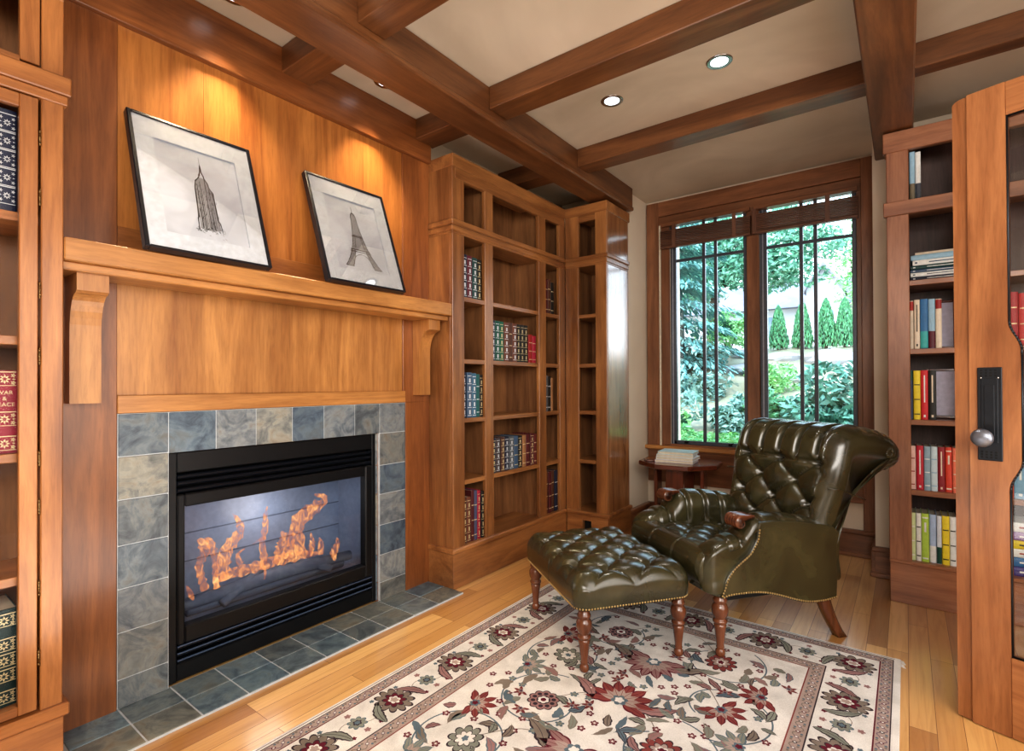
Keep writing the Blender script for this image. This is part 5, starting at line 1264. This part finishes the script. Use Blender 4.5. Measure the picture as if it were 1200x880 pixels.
for a in ((-.98, 10.0, 1.66, .42, .3, .2, 'large pale boulder on the slope at the right of the window'), (-1.75, 10.2, 1.72, .34, .25, .13, 'flat pale boulder below the two left evergreens'), (-2.25, 9.6, 1.5, .36, .3, .14, 'pale boulder behind the window mullion'), (-.5, 9.4, 1.45, .34, .3, .2, 'pale boulder at the far right edge of the window'), (-2.35, 10.4, 1.8, .3, .25, .12, 'small pale boulder beside the round light shrub'), (-1.35, 9.2, 1.35, .3, .22, .11, 'low pale boulder above the deep green shrub')): rock(*a)
# neighbouring house
WH = plaster('white_house_wall', srgb(180, 180, 188), srgb(200, 198, 202)); RF = plaster('grey_roof_shingle', srgb(112, 114, 128), srgb(138, 138, 150)); WI = plain('house_window_glass', srgb(120, 140, 160), .2)
hs = empty('house', (-3.0, 21, 2.4), label='white neighbouring house with pale grey roofs beyond the evergreens', cat='house')
m = MB(); m.box(-7.5, -.2, 20, 24, 2.0, 3.9, WH); loc(m.build('wall', hs), hs)
m = MB(); m.prism([(19.6, 3.85), (22, 5.1), (24.4, 3.85)], -7.9, .2, 'X', RF); loc(m.build('roof', hs), hs)
m = MB(); m.prism([(-2.55, 2.2), (-1.55, 2.2), (-1.55, 4.3), (-2.05, 5.0), (-2.55, 4.3)], 19.2, 20.5, 'Y', WH); loc(m.build('gable', hs), hs)
m = MB(); m.prism([(-2.62, 4.2), (-2.05, 5.02), (-1.48, 4.2), (-1.48, 4.3), (-2.05, 5.15), (-2.62, 4.3)], 19.0, 20.6, 'Y', RF); loc(m.build('gable_roof', hs), hs)
for (x, w) in ((-5.2, .7), (-4.0, .7), (-2.05, .5)):
    m = MB(); m.box(x-w/2, x+w/2, 19.17 if x > -3 else 19.97, 19.21 if x > -3 else 20.02, 2.9, 3.6, WI); loc(m.build('window', hs), hs)

# ---------------------------------------------------------- light
def lamp(kind, name, loc_, rot_, energy, color, **k):
    d = bpy.data.lights.new(name, kind); d.energy = energy; d.color = color
    for a, b in k.items(): setattr(d, a, b)
    o = bpy.data.objects.new(name, d); C.objects.link(o); o.location = loc_; o.rotation_euler = rot_; return o
def aim(o, p):
    o.rotation_euler = (Vector(p)-o.location).to_track_quat('-Z', 'Y').to_euler()
lamp('SUN', 'sun', (0, 0, 10), (math.radians(40), 0, math.radians(-22)), 3.0, (1, .97, .92), angle=.03)
for x, y, lab, cool in LG:
    o = lamp('SPOT', 'downlight', (x, y, CH-.02), (0, 0, 0), 24 if cool else 62, (1, .95, .88) if cool else (1, .78, .5), spot_size=math.radians(96 if cool else 76), spot_blend=.7, shadow_soft_size=.04)
    if not cool: aim(o, (-2.45, y+.05, 1.5))
# broad soft fill lamps, added out of view to lift the room evenly
o = lamp('AREA', 'fill_light', (.9, -.6, 2.78), (0, 0, 0), 90, (1, .95, .88), shape='RECTANGLE', size=2.0, size_y=2.2); aim(o, (-1.4, 2.4, .9))
o = lamp('AREA', 'fill_light', (1.1, -1.7, 2.3), (0, 0, 0), 66, (1, .96, .90), shape='RECTANGLE', size=2.6, size_y=1.5); aim(o, (-1.0, 3.0, 1.6))
o = lamp('AREA', 'fill_light', (1.6, 1.2, 1.5), (0, 0, 0), 44, (1, .96, .90), shape='RECTANGLE', size=1.8, size_y=2.0); aim(o, (-2.4, 2.0, 1.1))
o = lamp('AREA', 'fill_uplight', (-1.0, .4, .35), (PI, 0, 0), 30, (1, .97, .93), shape='RECTANGLE', size=2.0, size_y=1.5)
lamp('POINT', 'fire_light', (-2.72, 1.46, .62), (0, 0, 0), 2.2, (1, .86, .74), shadow_soft_size=.12)
# sky
w = bpy.data.worlds.new('sky'); bpy.context.scene.world = w; w.use_nodes = True; nt = w.node_tree; nt.nodes.clear()
bgd = nt.nodes.new('ShaderNodeBackground'); wo = nt.nodes.new('ShaderNodeOutputWorld'); tc = nt.nodes.new('ShaderNodeTexCoord'); sp3 = nt.nodes.new('ShaderNodeSeparateXYZ')
nt.links.new(tc.outputs['Generated'], sp3.inputs[0]); cr_ = ramp(nt, sp3.outputs['Z'], [(0, (.86, .95, 1)), (.5, (.60, .82, 1)), (1, (.45, .72, 1))]); nt.links.new(cr_, bgd.inputs[0]); bgd.inputs[1].default_value = 4.8
nt.links.new(bgd.outputs[0], wo.inputs[0])
po = lamp('AREA', 'window_portal', (-1.0, 4.88, 1.75), (PI/2, 0, 0), 1, (1, 1, 1), shape='RECTANGLE', size=1.45, size_y=2.0); po.data.cycles.is_portal = True; po.rotation_euler = (-PI/2, 0, 0)

# ---------------------------------------------------------- camera
F, yaw, pit, rol, cyy = 611.5, 6.46483537e-01, 7.25279596e-03, -4.17211564e-03, 445.96
f = Vector((-math.sin(yaw)*math.cos(pit), math.cos(yaw)*math.cos(pit), math.sin(pit))); rt = Vector((math.cos(yaw), math.sin(yaw), 0)); up = rt.cross(f)
r2 = rt*math.cos(rol)+up*math.sin(rol); u2 = -rt*math.sin(rol)+up*math.cos(rol)
cd = bpy.data.cameras.new('camera'); cd.sensor_fit = 'HORIZONTAL'; cd.sensor_width = 36; cd.lens = 36*F/1200; cd.shift_y = (cyy-440)/1200; cd.clip_start = .02
co = bpy.data.objects.new('camera', cd); C.objects.link(co)
mw = Matrix((r2, u2, -f)).transposed().to_4x4(); mw.translation = (0, 0, 1.3); co.matrix_world = mw
sc = bpy.context.scene; sc.camera = co
sc.view_settings.view_transform = 'Standard'; sc.view_settings.look = 'Medium High Contrast'; sc.view_settings.exposure = .12
sc.cycles.max_bounces = 8; sc.cycles.diffuse_bounces = 4; sc.cycles.transparent_max_bounces = 12; sc.cycles.sample_clamp_indirect = 4
